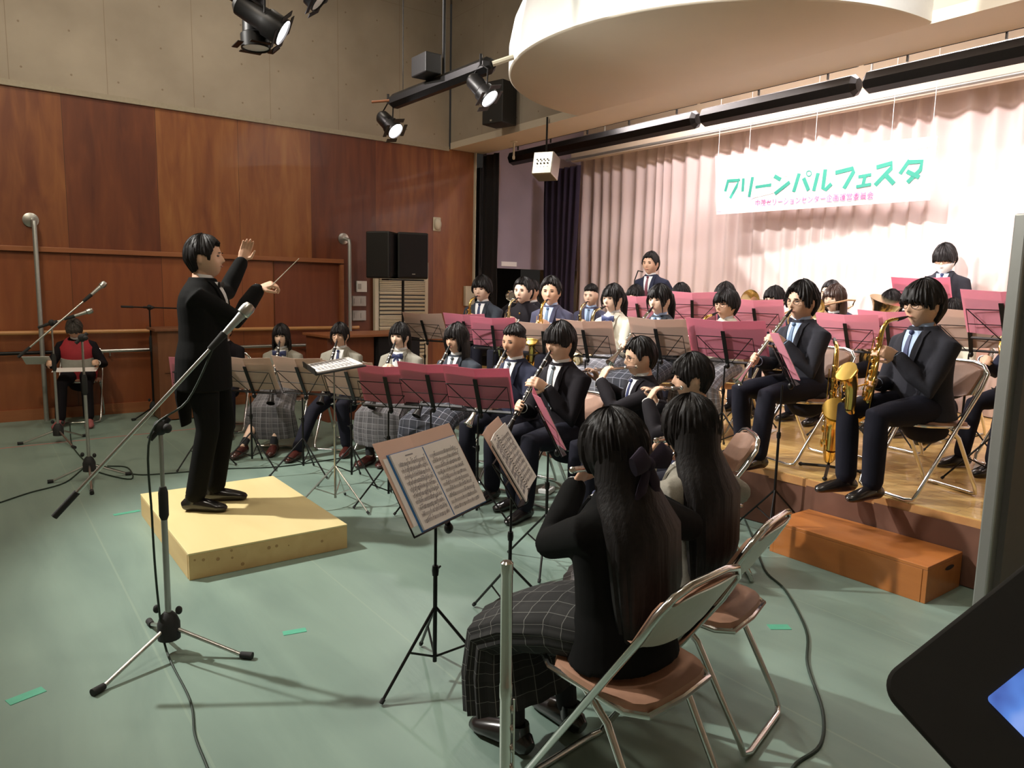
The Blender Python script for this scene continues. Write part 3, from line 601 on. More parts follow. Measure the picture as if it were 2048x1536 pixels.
# ------------------------------------------------------------------ people
def head_pt(d, k=1.0):
    """surface point of a head for a unit direction (x forward, y left, z up); origin at head centre"""
    x, y, z = d; px, py, pz = .097*x, .0765*y, (.120 if z < 0 else .110)*z
    if z < -.05:
        t = (-z-.05)/.95; py *= 1-.36*t*t-.08*t
        if x < 0: px *= 1-.45*t
        else: px *= 1-.06*t; px += .013*math.exp(-((z+.80)/.22)**2)*math.exp(-(y/.35)**2)*x
    if x > 0:
        px -= .007*max(0, x-.7)/.3*math.exp(-((z-.1)/.5)**2)
        g = math.exp(-(y/.13)**2); h = 0
        if -.33 < z < .16: h = (.16-z)/.36 if z > -.20 else max(0, (z+.33)/.13)
        px += .024*g*h
        px -= .008*math.exp(-((abs(y)-.34)/.16)**2-((z-.06)/.10)**2)
        px += .005*math.exp(-(y/.20)**2-((z+.43)/.07)**2)
        px += .004*math.exp(-((abs(y)-.3)/.25)**2-((z-.20)/.07)**2)
        py += (.004 if y > 0 else -.004)*math.exp(-((abs(y)-.75)/.25)**2-((z+.12)/.25)**2)
    return V((px, py, pz))*k
def sdir(phi, el): return (math.cos(el)*math.cos(phi), math.cos(el)*math.sin(phi), math.sin(el))
def lerp(a, b, t): return a+(b-a)*t
def interp(tab, x):
    if x <= tab[0][0]: return tab[0][1:]
    for p, q in zip(tab, tab[1:]):
        if x <= q[0]: t = (x-p[0])/(q[0]-p[0]); return tuple(lerp(a, b, t) for a, b in zip(p[1:], q[1:]))
    return tab[-1][1:]
def ik(S, W, l1, l2, pole):
    d = W-S; L = d.length; L2 = min(L, (l1+l2)*.998); d.normalize(); W = S+d*L2
    a = (l1*l1-l2*l2+L2*L2)/(2*L2); h = math.sqrt(max(0, l1*l1-a*a)); p = V(pole)-d*V(pole).dot(d); p.normalize()
    return S+d*a+p*h, W
def hand(mb, W, hd, pn, side, curl=.9, k=1.0, spread=.0):
    """palm, five fingers and thumb; hd finger direction, pn palm normal, side +1 left -1 right"""
    hd = V(hd).normalized(); pn = V(pn); pn = (pn-hd*pn.dot(hd)).normalized(); sd = hd.cross(pn)*side   # towards the thumb
    P = W+hd*.085*k
    mb.loft([W-hd*.02*k, W+hd*.02*k, W+hd*.055*k, P], [(.025*k, .017*k), (.034*k, .016*k), (.041*k, .014*k), (.038*k, .011*k)], 10, sd, rnd=True)
    for i, (o, ln) in enumerate([(.030, .93), (.010, 1.03), (-.011, .96), (-.030, .76)]):
        b = P+sd*o*k-hd*.008*k; c = curl*(1+.06*i); a = 0; pts = [b]; dr = hd+sd*(o*6*spread)
        for s, l in enumerate((.042, .027, .020)):
            a += c*(.55 if s == 0 else .75); v = (dr*math.cos(a)+pn*math.sin(a)).normalized(); pts.append(pts[-1]+v*l*ln*k)
        mb.loft(pts, [.0092*k, .0086*k, .0078*k, .0066*k], 8, sd, rnd=True)
    b = W+hd*.025*k+sd*.030*k; d1 = (hd*.62+sd*.62+pn*.42).normalized(); d2 = (hd*.9+sd*.15+pn*.55*min(1, curl+.2)).normalized()
    mb.loft([b-sd*.01*k, b+d1*.030*k, b+d1*.030*k+d2*.030*k, b+d1*.030*k+d2*.052*k], [.014*k, .0115*k, .0098*k, .0080*k], 8, pn, rnd=True)

TORSO = [(-.12, .150, .115), (0, .172, .128), (.10, .160, .116), (.20, .162, .115), (.30, .172, .120), (.36, .168, .112), (.40, .150, .098), (.43, .122, .084), (.46, .088, .070), (.49, .064, .058)]
HL = {   # hairline elevation (deg) against |azimuth| (0 = front), and thickness scale
 'short': ([(0, 34), (35, 32), (55, 12), (68, -8), (78, 4), (100, 6), (112, -30), (180, -42)], 1.0),
 'bangs': ([(0, 12), (38, 10), (55, -4), (70, -22), (80, 0), (102, 0), (112, -34), (180, -48)], 1.15),
 'bowl': ([(0, 14), (38, 12), (55, -2), (75, -14), (100, -14), (112, -34), (180, -46)], 1.5),
 'mop': ([(0, 6), (40, 4), (60, -8), (78, -8), (84, 2), (102, 2), (112, -38), (180, -56)], 1.6),
 'part': ([(0, 36), (22, 34), (42, 10), (60, -12), (78, -14), (86, 4), (100, 4), (112, -38), (180, -52)], 1.45),
 'fade': ([(0, 33), (40, 32), (60, 26), (80, 20), (110, 14), (140, 6), (180, 0)], 1.35),
 'bob': ([(0, 12), (36, 10), (48, -22), (60, -48), (110, -48), (180, -50)], 1.3),
 'long': ([(0, 16), (34, 12), (50, -18), (64, -40), (110, -50), (180, -55)], 1.3),
 'tied': ([(0, 14), (34, 12), (52, -6), (64, -24), (78, 4), (100, 4), (112, -30), (180, -40)], 1.05),
 'slick': ([(0, 36), (35, 34), (52, 16), (64, -12), (80, 6), (100, 6), (112, -32), (180, -44)], 1.3)}
PC = [0]
def hair_cap(T, style, seed, k, mat, parent, grey=False):
    tab, th = HL[style]; N, Mx = 120, 48; vs = []; rn = seed*3.7
    for j in range(Mx+1):
        el = math.radians(-90+180*j/Mx)
        for i in range(N):
            ph = 2*PI*i/N-PI; lim = interp([(math.radians(a), b) for a, b in tab], abs(ph))[0]
            lim += 3.0*noise.noise(V((ph*5, rn, 0)))+(9*noise.noise(V((ph*13, rn, 4)))+5*noise.noise(V((ph*29, rn, 7))) if abs(ph) < 1.35 else 3*noise.noise(V((ph*17, rn, 4))))
            e = math.degrees(el); f = max(0, min(1, (e-lim)/4+.5)); p = head_pt(sdir(ph, el), 1); d = p.normalized()
            tuft = noise.noise(V((ph*7+rn, el*1.6, rn)))*.5+noise.noise(V((ph*17, el*3, rn+9)))*.5
            t = th*(.010+.007*max(0, math.sin(el))+.004*max(0, -math.cos(ph)))+.0085*tuft+.0022*math.sin(ph*43+3*math.sin(ph*5+rn))
            if style in ('mop', 'bangs', 'bob', 'long', 'bowl', 'tied', 'part') and abs(ph) < 1.0 and e < 45: t += .004
            if style == 'fade' and (e < 38): t = .004+(t-.004)*max(0, min(1, (e-26)/12))
            vs.append(p+d*(t if f > .5 else -.012) if f in (0, 1) else p+d*lerp(-.012, t, f))
    fs = [(j*N+i, j*N+(i+1) % N, (j+1)*N+(i+1) % N, (j+1)*N+i) for j in range(Mx) for i in range(N)]
    mb = MB(); mb.add([v*k for v in vs], fs, T); return mb.build('hair', mat, parent)
def shell(mb, rings, a0, T, th=.012, n=28, seed=0):
    """C-shaped falling hair: rings (cx, cz, rx, ry), open between -a0..a0 towards the face"""
    m = n+1; vs = []
    for s in (0, 1):
        for j, (cx, cz, rx, ry) in enumerate(rings):
            for i in range(m):
                a = a0+(2*PI-2*a0)*i/n; w = 1+.035*math.sin(i*2.1+seed)*(j/len(rings)); q = (1-s*th/max(rx, .02))
                vs.append((cx+rx*w*q*math.cos(a), ry*w*q*math.sin(a), cz))
    K = len(rings)*m; fs = []
    for j in range(len(rings)-1):
        for i in range(n): a = j*m+i; fs += [(a, a+1, a+m+1, a+m), (K+a, K+a+m, K+a+m+1, K+a+1)]
        a = j*m; fs.append((a, a+m, K+a+m, K+a)); a = j*m+n; fs.append((a, K+a, K+a+m, a+m))
    for i in range(n): fs.append((i, K+i, K+i+1, i+1)); a = (len(rings)-1)*m+i; fs.append((a, a+1, K+a+1, K+a))
    mb.add(vs, fs, T)

def person(label, pos, yaw, z0=0., stand=False, s=1.0, lean=.06, hy=0., hp=0., hair='short', hm='hair', skin='skin', top='navy', low='trouser', shirt='shirt', tie='tie_navy', neck='tie',
           LW=None, RW=None, lh=None, rh=None, lcurl=.9, rcurl=.9, lpole=None, rpole=None, glasses=False, mask=False, shoes='shoe_black', legs=None, vox=.007, hs=1.06, bulk=1.0, extra=None, ln=.38, grp=None, slopes=0, lpn=None, rpn=None):
    PC[0] += 1; seed = PC[0]
    R = thing('person', label, 'person', (pos[0], pos[1], z0), yaw, grp)
    P = V((0, 0, .945*s if stand else .53)); td = V((math.sin(lean), 0, math.cos(lean))); fx = V((math.cos(lean), 0, -math.sin(lean)))
    Wm = Matrix.Translation((pos[0], pos[1], z0)) @ Matrix.Rotation(yaw, 4, 'Z')
    base = P+td*.44*s; nk = P+td*.485*s
    hd = Matrix.Rotation(hy, 4, 'Z') @ Matrix.Rotation(hp, 4, 'Y')
    Hc = nk+V((.026, 0, .112))*s+V((hp*.05, 0, -abs(hp)*.01)); TH = Matrix.Translation(Hc) @ hd; k = s*hs
    def tor(d): a, b = interp(TORSO, d); return a*s*bulk, b*s*bulk
    mouth = TH @ (V((.105, 0, -.050))*k)
    # ---- skeleton of arms
    S = {1: P+td*.370*s+V((0, .158*s, 0)), -1: P+td*.370*s+V((0, -.158*s, 0))}
    dflt = {1: P+V((.30, .10, .03)), -1: P+V((.30, -.10, .03))}
    if stand: dflt = {1: P+V((.02, .26, -.10)), -1: P+V((.02, -.26, -.10))}
    W = {1: V(LW) if LW is not None else dflt[1], -1: V(RW) if RW is not None else dflt[-1]}; E = {}
    for q, pole in ((1, lpole), (-1, rpole)):
        E[q], W[q] = ik(S[q], W[q], .285*s, .25*s, pole or (-.35, q*.55, -1))
    # ---- legs
    HP = {q: P+V((.02, q*.092*s, -.01)) for q in (1, -1)}
    ft = legs or ({1: (0, .10, .085), -1: (0, -.10, .085)} if stand else {1: (.44, .12, .085), -1: (.44, -.12, .085)})
    K = {}; A = {}
    for q in (1, -1): K[q], A[q] = ik(HP[q], V(ft[q]), .43*s, (.43 if stand else .42)*s, (1, q*.08, .6))
    # ---- body
    mb = MB(); N = [(-.10, .13, .10), (0, .15, .11), (.12, .13, .095), (.25, .145, .10), (.36, .155, .095), (.42, .13, .075), (.46, .07, .058)]
    mb.loft([P+td*d*s for d, a, b in N], [(a*s, b*s) for d, a, b in N], 18, rnd=True)
    mb.loft([P+td*.42*s, nk, Hc+V((-.012, 0, -.03))], [.058*s, .053*s, .052*s], 14)
    n1, n2 = 40, 30; vs = [TH @ (head_pt(sdir(2*PI*i/n1, -PI/2+PI*j/n2), k)) for j in range(n2+1) for i in range(n1)]
    mb.add(vs, [(j*n1+i, j*n1+(i+1) % n1, (j+1)*n1+(i+1) % n1, (j+1)*n1+i) for j in range(n2) for i in range(n1)])
    for q in (1, -1):
        mb.ell((-.008*k, q*.075*k, -.005*k), (.018*k, .008*k, .032*k), 12, 8, TH, Matrix.Rotation(q*.35, 3, 'Z'))
        mb.loft([S[q]+V((0, -q*.03, 0)), lerp(S[q], E[q], .5), E[q], lerp(E[q], W[q], .4), W[q]], [.045*s, .042*s, .036*s, .036*s, .025*s], 12, (1, 0, 0), rnd=True)
        c = W[q]-E[q]; h = V(lh if q == 1 else rh) if (lh if q == 1 else rh) else c.normalized()
        pn = (lpn if q == 1 else rpn) or ((0, -q, -.25))
        hand(mb, W[q], h, pn, q, lcurl if q == 1 else rcurl, s*1.0)
        mb.loft([HP[q], lerp(HP[q], K[q], .5), K[q], lerp(K[q], A[q], .35), A[q]], [.075*s, .068*s, .052*s, .050*s, .036*s], 12, (0, 1, 0), rnd=True)
        mb.loft([A[q]+V((-.02, 0, -.05)), A[q]+V((.04, 0, -.055)), A[q]+V((.09, 0, -.062))], [(.024, .022), (.026, .018), (.022, .012)], 10, (0, 1, 0), rnd=True)
    mb.build('body', skin, R, vox=vox, sm=1)
    # ---- face
    def on(ph, el, off): v = head_pt(sdir(math.radians(ph), math.radians(el)), k); return TH @ (v+v.normalized()*off*k), (hd @ v).normalized()
    for q in (1, -1):
        c, nn = on(q*21, 3.2, .003); T = Zf(c, nn, hd @ V((0, 1, 0)))
        MB().ell((0, 0, 0), (.0135*k, .0046*k, .0045*k), 12, 8, T).build('eye', 'eye_dark', R)
        if not mask or 1:
            c, nn = on(q*22, 11.5, .005); T = Zf(c, nn, hd @ V((0, 1, 0))); MB().ell((0, 0, 0), (.016*k, .0030*k, .004*k), 10, 6, T).build('eyebrow', 'brow', R)
    if not mask:
        c, nn = on(0, -25.5, .0005); MB().ell((0, 0, 0), (.019*k, .0052*k, .0042*k), 12, 8, Zf(c, nn, hd @ V((0, 1, 0)))).build('mouth', 'lip', R)
    else:
        mb = MB(); vs = []; n1, n2 = 24, 12
        for s2 in (0, 1):
            for j in range(n2+1):
                for i in range(n1+1):
                    ph = math.radians(-66+132*i/n1); el = math.radians(-56+50*j/n2); p = head_pt(sdir(ph, el), k); vs.append(TH @ (p+p.normalized()*(.017 if s2 == 0 else .006)*k*(1+.4*math.cos(ph))))
        m = n1+1; KK = m*(n2+1); fs = [(j*m+i, j*m+i+1, (j+1)*m+i+1, (j+1)*m+i) for j in range(n2) for i in range(n1)]; fs += [tuple(KK+a for a in reversed(f)) for f in fs]
        mb.add(vs, fs); mb.build('face_mask', 'mask_white', R)
    if glasses:
        mb = MB()
        for q in (1, -1):
            c, nn = on(q*20, 2, .012); T = Zf(c, hd @ V((1, q*.15, 0)), hd @ V((0, 1, 0)))
            mb.tube([T @ V((.021*k*math.cos(a*PI/8), .017*k*math.sin(a*PI/8), 0)) for a in range(17)], .0014*k, 6)
            e = TH @ V((-.005*k, q*.077*k, .008*k)); o = T @ V((.021*k*q, .004*k, 0)); mb.tube([o, o+(hd @ V((-.02, q*.006, 0)))*k, e], .0013*k, 6)
        a, _ = on(4, 5, .011); b, _ = on(-4, 5, .011); mb.tube([a, b], .0014*k, 6); mb.build('glasses', 'black_metal', R)
    # ---- hair
    hc = hair_cap(TH, {'pony': 'tied', 'bun': 'tied', 'half': 'long'}.get(hair, hair), seed, k, hm, R)
    if hair in ('bob', 'long', 'half', 'pony', 'bun'):
        mb = MB()
        if hair == 'bob': shell(mb, [(-.012*k, .01*k, .100*k, .088*k), (-.012*k, -.06*k, .104*k, .098*k), (-.010*k, -.12*k, .10*k, .100*k), (-.006*k, -.165*k, .09*k, .094*k)], math.radians(56), TH, seed=seed)
        if hair in ('long', 'half'):
            L = ln*k
            shell(mb, [(-.014*k, .02*k, .100*k, .088*k), (-.016*k, -.07*k, .104*k, .098*k), (-.045*k, -.14*k, .105*k, .135*k), (-.088*k, -.22*k, .100*k, .175*k), (-.105*k, -.22*k-L*.5, .085*k, .175*k), (-.10*k, -.22*k-L, .06*k, .130*k)], math.radians(72), Matrix.Translation(Hc) @ Matrix.Rotation(hy, 4, 'Z') @ Matrix.Rotation(hp*.3, 4, 'Y'), .02, 36, seed)
        if hair == 'pony':
            mb.loft([(-.10*k, 0, .035*k), (-.135*k, 0, .03*k), (-.15*k, 0, -.04*k), (-.145*k, 0, -.14*k), (-.13*k, 0, -.24*k)], [(.018*k, .016*k), (.03*k, .028*k), (.036*k, .03*k), (.03*k, .024*k), (.008*k, .008*k)], 14, T=TH)
        if hair == 'bun': mb.ell((-.105*k, 0, -.055*k), (.035*k, .038*k, .036*k), 14, 10, TH)
        if hair in ('pony', 'bun', 'bob'):
            for q in (1, -1):
                MB().loft([TH @ (V((.080, q*.052, .045))*k), TH @ (V((.080, q*.066, .0))*k), TH @ (V((.066, q*.070, -.05))*k), TH @ (V((.058, q*.066, -.09))*k)], [(.008*k, .006*k), (.008*k, .006*k), (.006*k, .005*k), (.003*k, .003*k)], 8, (1, 0, 0)).build('side_lock', hm, hc)
        if mb.v: mb.build('ponytail' if hair == 'pony' else 'hair_bun' if hair == 'bun' else 'falling_hair', hm, hc)
    # ---- jacket
    mb = MB(); hem = -.20 if stand else -.07
    rows = [(hem, .178, .140), (0, .178, .134)]+TORSO[2:-1]+[(.478, .078, .066)]
    if not stand: rows[0] = (hem, .190, .150)
    mb.loft([P+td*d*s+fx*(.006) for d, a, b in rows], [(a*s*bulk, b*s*bulk) for d, a, b in rows], 28)
    for q in (1, -1):
        Wc = lerp(E[q], W[q], .93); mid = lerp(S[q], E[q], .45)
        mb.loft([S[q]+V((0, -q*.05*s, .012)), S[q]+V((0, q*.008*s, -.004)), mid, E[q], lerp(E[q], W[q], .45), Wc], [r_*s*(bulk**.5) for r_ in (.058, .064, .060, .056, .051, .043)], 16, (1, 0, 0), rnd=True)
    JK = mb.build('jacket', top, R, vox=.009 if vox < .006 else .012, sm=3)
    # cuffs
    for q in (1, -1):
        c = lerp(E[q], W[q], .90); d = (W[q]-E[q]).normalized(); MB().loft([c, c+d*.035*s], [.034*s, .034*s], 14, (1, 0, 0)).build('cuff', shirt, JK)
    # ---- shirt front, collar, tie, lapels
    def fr(d, y, off):
        a, b = tor(d); yy = max(-.97, min(.97, y/a)); return P+td*d*s+fx*(.006+b*math.sqrt(1-yy*yy)+off)+V((0, y, 0))
    def strip(dl, off, th=.012):
        m = MB(); n = len(dl); nn = 7; vs = []
        for o in (off, off-th):
            for d, y0, y1 in dl:
                for i in range(nn): vs.append(fr(d, lerp(y0, y1, i/(nn-1)), o))
        KK = n*nn; fs = []
        for j in range(n-1):
            for i in range(nn-1): a = j*nn+i; fs += [(a, a+1, a+nn+1, a+nn), (KK+a, KK+a+nn, KK+a+nn+1, KK+a+1)]
            a = j*nn; fs.append((a, a+nn, KK+a+nn, KK+a)); a = j*nn+nn-1; fs.append((a, KK+a, KK+a+nn, a+nn))
        for i in range(nn-1): fs.append((i, KK+i, KK+i+1, i+1)); a = (n-1)*nn+i; fs.append((a, a+1, KK+a+1, KK+a))
        m.add(vs, fs); return m
    d0 = .17; ds = [d0+(.455-d0)*i/8 for i in range(9)]; wv = lambda d: (.004+.052*((d-d0)/(.455-d0))**.9)*s
    if neck != 'gakuran':
        strip([(d, -wv(d), wv(d)) for d in ds], .008).build('shirt', shirt, JK)
        for q in (1, -1): strip([(d, q*wv(d), q*(wv(d)+(.006+.034*math.sin(min(1, (d-d0)/.2)*PI/2)*(1 if d < .40 else .75))*s)) for d in ds], .014, .010).build('lapel', top, JK)
        mb = MB(); c = P+td*.468*s
        mb.loft([c-td*.012*s+fx*.01*s, c+td*.030*s+fx*.014*s], [(.066*s, .062*s), (.058*s, .056*s)], 20); mb.build('collar', shirt, JK)
    else:
        c = P+td*.462*s; MB().loft([c+fx*.01*s, c+td*.038*s+fx*.012*s], [(.066*s, .062*s), (.060*s, .057*s)], 20).build('collar', top, JK)
        for i in range(4): q = fr(.14+.08*i, 0, .004); MB().lathe([(.008, 0), (.009, .004), (.004, .006)], 10, Zf(q, fx)).build('button', 'gold', JK)
    if neck == 'tie':
        strip([(d, -(.010+.010*min(1, (.44-d)*6))*s, (.010+.010*min(1, (.44-d)*6))*s) for d in [.19+(.43-.19)*i/6 for i in range(7)]], .014, .008).build('necktie', tie, JK); q = fr(.445, 0, .012); MB().ell(q, (.014*s, .016*s, .015*s)).build('tie_knot', tie, JK)
    elif neck in ('bow', 'bowtie'):
        z = .44 if neck == 'bowtie' else .425; q = fr(z, 0, .016); mb = MB(); r = 1.0 if neck == 'bowtie' else 1.35
        for g in (1, -1): mb.loft([q, q+V((0, g*.03*r, 0)), q+V((.0, g*.048*r, -.002))], [(.010*r, .008), (.018*r, .009), (.020*r, .006)], 10, (0, 0, 1))
        if neck == 'bow':
            for g in (1, -1): mb.loft([q, q+V((.004, g*.018, -.04)), q+V((.0, g*.03, -.075))], [(.008, .005), (.012, .005), (.012, .004)], 8, (0, 1, 0))
        mb.build('bow_tie', tie, JK)
    # ---- trousers or skirt
    if low.startswith('plaid'):
        kz = K[1].z; kx = max(K[1].x, K[-1].x); yw = abs(K[1].y-K[-1].y)/2
        pts = [P+V((-.05, 0, .02)), P+V((.0, 0, .01)), P+V((.16, 0, -.01)), (kx-.08, 0, kz), (kx+.010, 0, kz-.05), (kx+.005, 0, kz-.16), (kx-.02, 0, kz-.28)]
        rad = [(.120, .07), (.175, .110), (.205, .115), (yw+.12, .110), (yw+.145, .125), (yw+.165, .135), (yw+.175, .140)]
        MB().loft(pts, [(a*s, b*s) for a, b in rad], 72, (0, 1, 0), mod=lambda a, t: 1+.035*t*math.sin(18*a)+.012*math.sin(7*a+seed), uv=(4, 3)).build('skirt', low, R)
        for q in (1, -1):
            f0 = .02 if low == 'plaid_dark' else .80; MB().loft([lerp(K[q], A[q], f0), lerp(K[q], A[q], (f0+1)/2), A[q]], [(.056 if f0 < .1 else .041)*s, (.052 if f0 < .1 else .040)*s, .039*s], 14, rnd=f0 < .1).build('sock', 'sock', R)
    else:
        mb = MB(); mb.loft([P+V((-.03 if not stand else 0, 0, -.115 if not stand else -.10)), P+V((0, 0, -.03)), P+td*.09*s], [(.155*s, .125*s), (.168*s, .125*s), (.155*s, .112*s)], 20, rnd=True)
        for q in (1, -1):
            mb.loft([HP[q]+V((-.06 if not stand else 0, 0, 0)), lerp(HP[q], K[q], .3), lerp(HP[q], K[q], .75), K[q], lerp(K[q], A[q], .3), lerp(K[q], A[q], .95)], [.090*s, .092*s, .076*s, .068*s, .066*s, .060*s], 16, (0, 1, 0), rnd=True)
        mb.build('trousers', low, R, vox=.010 if vox < .006 else .014, sm=3)
    for q in (1, -1):
        a = A[q]; yv = V((.0, q*.02, 0)); z = a.z-.085
        mb = MB(); mb.loft([V((a.x-.075, a.y, z+.035)), V((a.x-.055, a.y, z+.042)), V((a.x+.0, a.y, z+.048)), V((a.x+.07, a.y, z+.040))+yv*.5, V((a.x+.14, a.y, z+.030))+yv, V((a.x+.175, a.y, z+.024))+yv, V((a.x+.19, a.y, z+.018))+yv],
                           [(.022, .025), (.034, .040), (.036, .046), (.041, .038), (.044, .028), (.034, .022), (.014, .012)], 16, (0, 1, 0))
        mb.loft([V((a.x-.02, a.y, z+.05)), V((a.x-.015, a.y, z+.10))], [(.038, .045), (.036, .042)], 14, (0, 1, 0)); mb.build('shoe', shoes, R)
    info = dict(R=R, W=Wm, mouth=mouth, Hc=Hc, P=P, td=td, fx=fx, TH=TH, hd=hd, hand=W, S=S, E=E, K=K, fr=fr, s=s, k=k, strip=strip)
    return info

# ------------------------------------------------------------------ instruments (each its own thing)
def inst(name, lab, cat, Wm, grp=None):
    t = thing(name, lab, cat, (0, 0, 0), 0, grp); t.matrix_world = Wm; return t
def clarinet(Wm, M0, d, lab, silver=False, grp=None):
    d = V(d).normalized(); T = Zf(M0, d, (1, 0, .6)); t = inst('clarinet', lab, 'clarinet', Wm, grp)
    MB().lathe([(.004, -.012), (.009, .02), (.012, .07), (.0135, .075)], 14, T).build('mouthpiece', 'dark', t)
    bm = 'silver' if silver else 'clarinet_black'
    MB().lathe([(.0135, .075), (.0145, .10), (.0135, .14), (.0135, .42), (.0145, .54), (.016, .56)], 16, T).build('tube', bm, t)
    MB().lathe([(.016, .56), (.020, .60), (.030, .645), (.038, .665), (.034, .667), (.02, .62)], 18, T).build('bell', bm, t)
    for z in (.074, .135, .335, .555): MB().lathe([(.0155, z), (.0162, z+.003), (.0162, z+.007), (.0155, z+.01)], 16, T).build('ring', 'silver', t)
    mb = MB()
    for i in range(9): mb.lathe([(.0075, .013), (.008, .016), (.002, .018)], 10, T @ Matrix.Translation((0, 0, .17+i*.043)) @ Matrix.Rotation(PI/2, 4, 'Y') @ Matrix.Translation((0, 0, .002)))
    mb.tube([(.006, .016, .15), (.006, .016, .36)], .002, 6, T); mb.tube([(.006, -.016, .30), (.006, -.016, .52)], .002, 6, T); mb.tube([(.0, .017, .40), (.02, .012, .47), (.018, .0, .53)], .003, 6, T)
    mb.build('keywork', 'silver', t); return t
def flute(Wm, M0, d, lab, grp=None, off=.13):
    d = V(d).normalized(); T = Zf(V(M0)-d*off, d, (0, 0, 1)); t = inst('flute', lab, 'flute', Wm, grp)
    MB().lathe([(.006, 0), (.0105, .004), (.0105, .008), (.0095, .01), (.0095, .66), (.0085, .665)], 16, T).build('tube', 'silver', t)
    MB().ell((0, 0, off), (.012, .014, .02), 12, 8, T).build('lip_plate', 'silver', t); mb = MB()
    for i in range(11): mb.lathe([(.008, .008), (.0085, .012), (.003, .014)], 10, T @ Matrix.Translation((0, 0, .26+i*.034)) @ Matrix.Rotation(PI/2, 4, 'Y'))
    mb.tube([(.010, .009, .24), (.010, .009, .64)], .002, 6, T); mb.build('keywork', 'silver', t); return t
def sax(Wm, M0, sc, lab, mat='gold', rx=0., tilt=0., grp=None, lock=None):
    """local: mouthpiece tip at M0, body hanging down in front"""
    T = Matrix.Translation(M0) @ (lock or (Matrix.Rotation(rx, 4, 'X') @ Matrix.Rotation(tilt, 4, 'Y'))) @ Matrix.Scale(sc, 4)
    t = inst('saxophone', lab, 'saxophone', Wm, grp)
    MB().loft([(-.005, 0, 0), (.03, 0, -.008), (.07, 0, -.016)], [(.006, .004), (.011, .009), (.012, .012)], 12, T=T).build('mouthpiece', 'dark', t)
    MB().loft([(.06, 0, -.014), (.11, 0, -.018), (.145, 0, -.03), (.165, 0, -.065), (.17, 0, -.10)], [.009, .011, .012, .013, .014], 14, T=T).build('neck', mat, t)
    b = [(.17, 0, -.095), (.172, 0, -.25), (.175, 0, -.45), (.18, 0, -.55), (.20, 0, -.60), (.24, 0, -.62), (.28, 0, -.60), (.305, 0, -.55)]
    MB().loft(b, [.014, .018, .024, .026, .027, .028, .029, .030], 18, T=T).build('body_tube', mat, t)
    MB().loft([(.305, 0, -.55), (.312, 0, -.48), (.322, 0, -.42), (.340, 0, -.37), (.365, 0, -.335), (.380, 0, -.322), (.372, 0, -.330), (.345, 0, -.372), (.325, 0, -.43)], [.030, .032, .035, .042, .056, .068, .063, .036, .028], 28, T=T).build('bell', mat, t)
    mb = MB()
    for i in range(13):
        z = -.13-i*.034; r = .010+.0008*i; y = .012 if i % 2 else -.012
        mb.lathe([(r, .016+.0012*i), (r, .022+.0012*i), (r*.3, .026+.0012*i)], 10, T @ Matrix.Translation((.172, 0, z)) @ Matrix.Rotation(y*30, 4, 'Z') @ Matrix.Rotation(PI/2, 4, 'Y'))
    for (x, z, r) in ((.335, -.44, .020), (.325, -.52, .022)): mb.lathe([(r, .045), (r, .052), (r*.4, .056)], 12, T @ Matrix.Translation((x-.02, 0, z)) @ Matrix.Rotation(PI/2, 4, 'X'))
    for (y, a, c) in ((.028, -.12, -.50), (-.030, -.14, -.54), (.034, -.30, -.58)): mb.tube([(.19, y, a), (.195, y*1.1, c)], .0032, 6, T)
    for i in range(4): mb.tube([(.18, .026, -.16-i*.09), (.20, .036, -.18-i*.09), (.205, .034, -.22-i*.09)], .004, 6, T)
    mb.build('keywork', mat, t); MB().tube([(.20, 0, -.40), (.30, 0, -.42)], .005, 8, T).build('brace', mat, t)
    return t
def trumpet(Wm, M0, d, lab, mat='silver', grp=None):
    T = frame(M0, d, (0, 0, 1)); t = inst('trumpet', lab, 'trumpet', Wm, grp)
    MB().lathe([(.013, 0), (.013, .006), (.005, .02), (.006, .08)], 14, T @ Matrix.Rotation(PI/2, 4, 'Y')).build('mouthpiece', mat, t)
    MB().tube([(.07, 0, 0), (.36, 0, 0), (.395, 0, -.01), (.41, 0, -.04), (.395, 0, -.07), (.36, 0, -.08), (.18, 0, -.08)], .006, 10, T).tube([(.18, .01, -.08), (.12, .01, -.07), (.10, .01, -.04), (.12, .012, -.01), (.16, .012, 0)], .006, 10, T).build('tubing', mat, t)
    MB().lathe([(.007, .15), (.009, .30), (.016, .40), (.030, .45), (.060, .49), (.057, .488), (.028, .45)], 24, T @ Matrix.Translation((0, .012, 0)) @ Matrix.Rotation(PI/2, 4, 'Y')).build('bell', mat, t)
    for i in range(3): MB().lathe([(.010, -.10), (.010, .02), (.003, .022), (.003, .045), (.008, .047)], 12, T @ Matrix.Translation((.20+i*.026, .006, 0))).build('valve', mat, t)
    return t
def trombone(Wm, M0, d, lab, mat='gold_pale', ext=.55, grp=None):
    T = frame(M0, d, (0, 0, 1)); t = inst('trombone', lab, 'trombone', Wm, grp)
    MB().lathe([(.013, 0), (.013, .006), (.005, .025), (.006, .09)], 14, T @ Matrix.Rotation(PI/2, 4, 'Y')).build('mouthpiece', mat, t)
    MB().tube([(.08, 0, 0), (.30+ext, 0, 0), (.34+ext, 0, -.02), (.35+ext, 0, -.05), (.34+ext, 0, -.08), (.30+ext, 0, -.10), (.10, 0, -.10)], .0075, 10, T).build('slide', mat, t)
    MB().tube([(.10, 0, -.10), (-.20, .03, -.08), (-.32, .07, -.03), (-.30, .10, .02), (-.15, .11, .04), (.0, .11, .04)], .009, 10, T).build('tuning_bow', mat, t)
    MB().lathe([(.009, 0), (.012, .15), (.022, .30), (.045, .37), (.105, .43), (.10, .428), (.04, .37)], 26, T @ Matrix.Translation((0, .11, .04)) @ Matrix.Rotation(PI/2, 4, 'Y')).build('bell', mat, t); return t
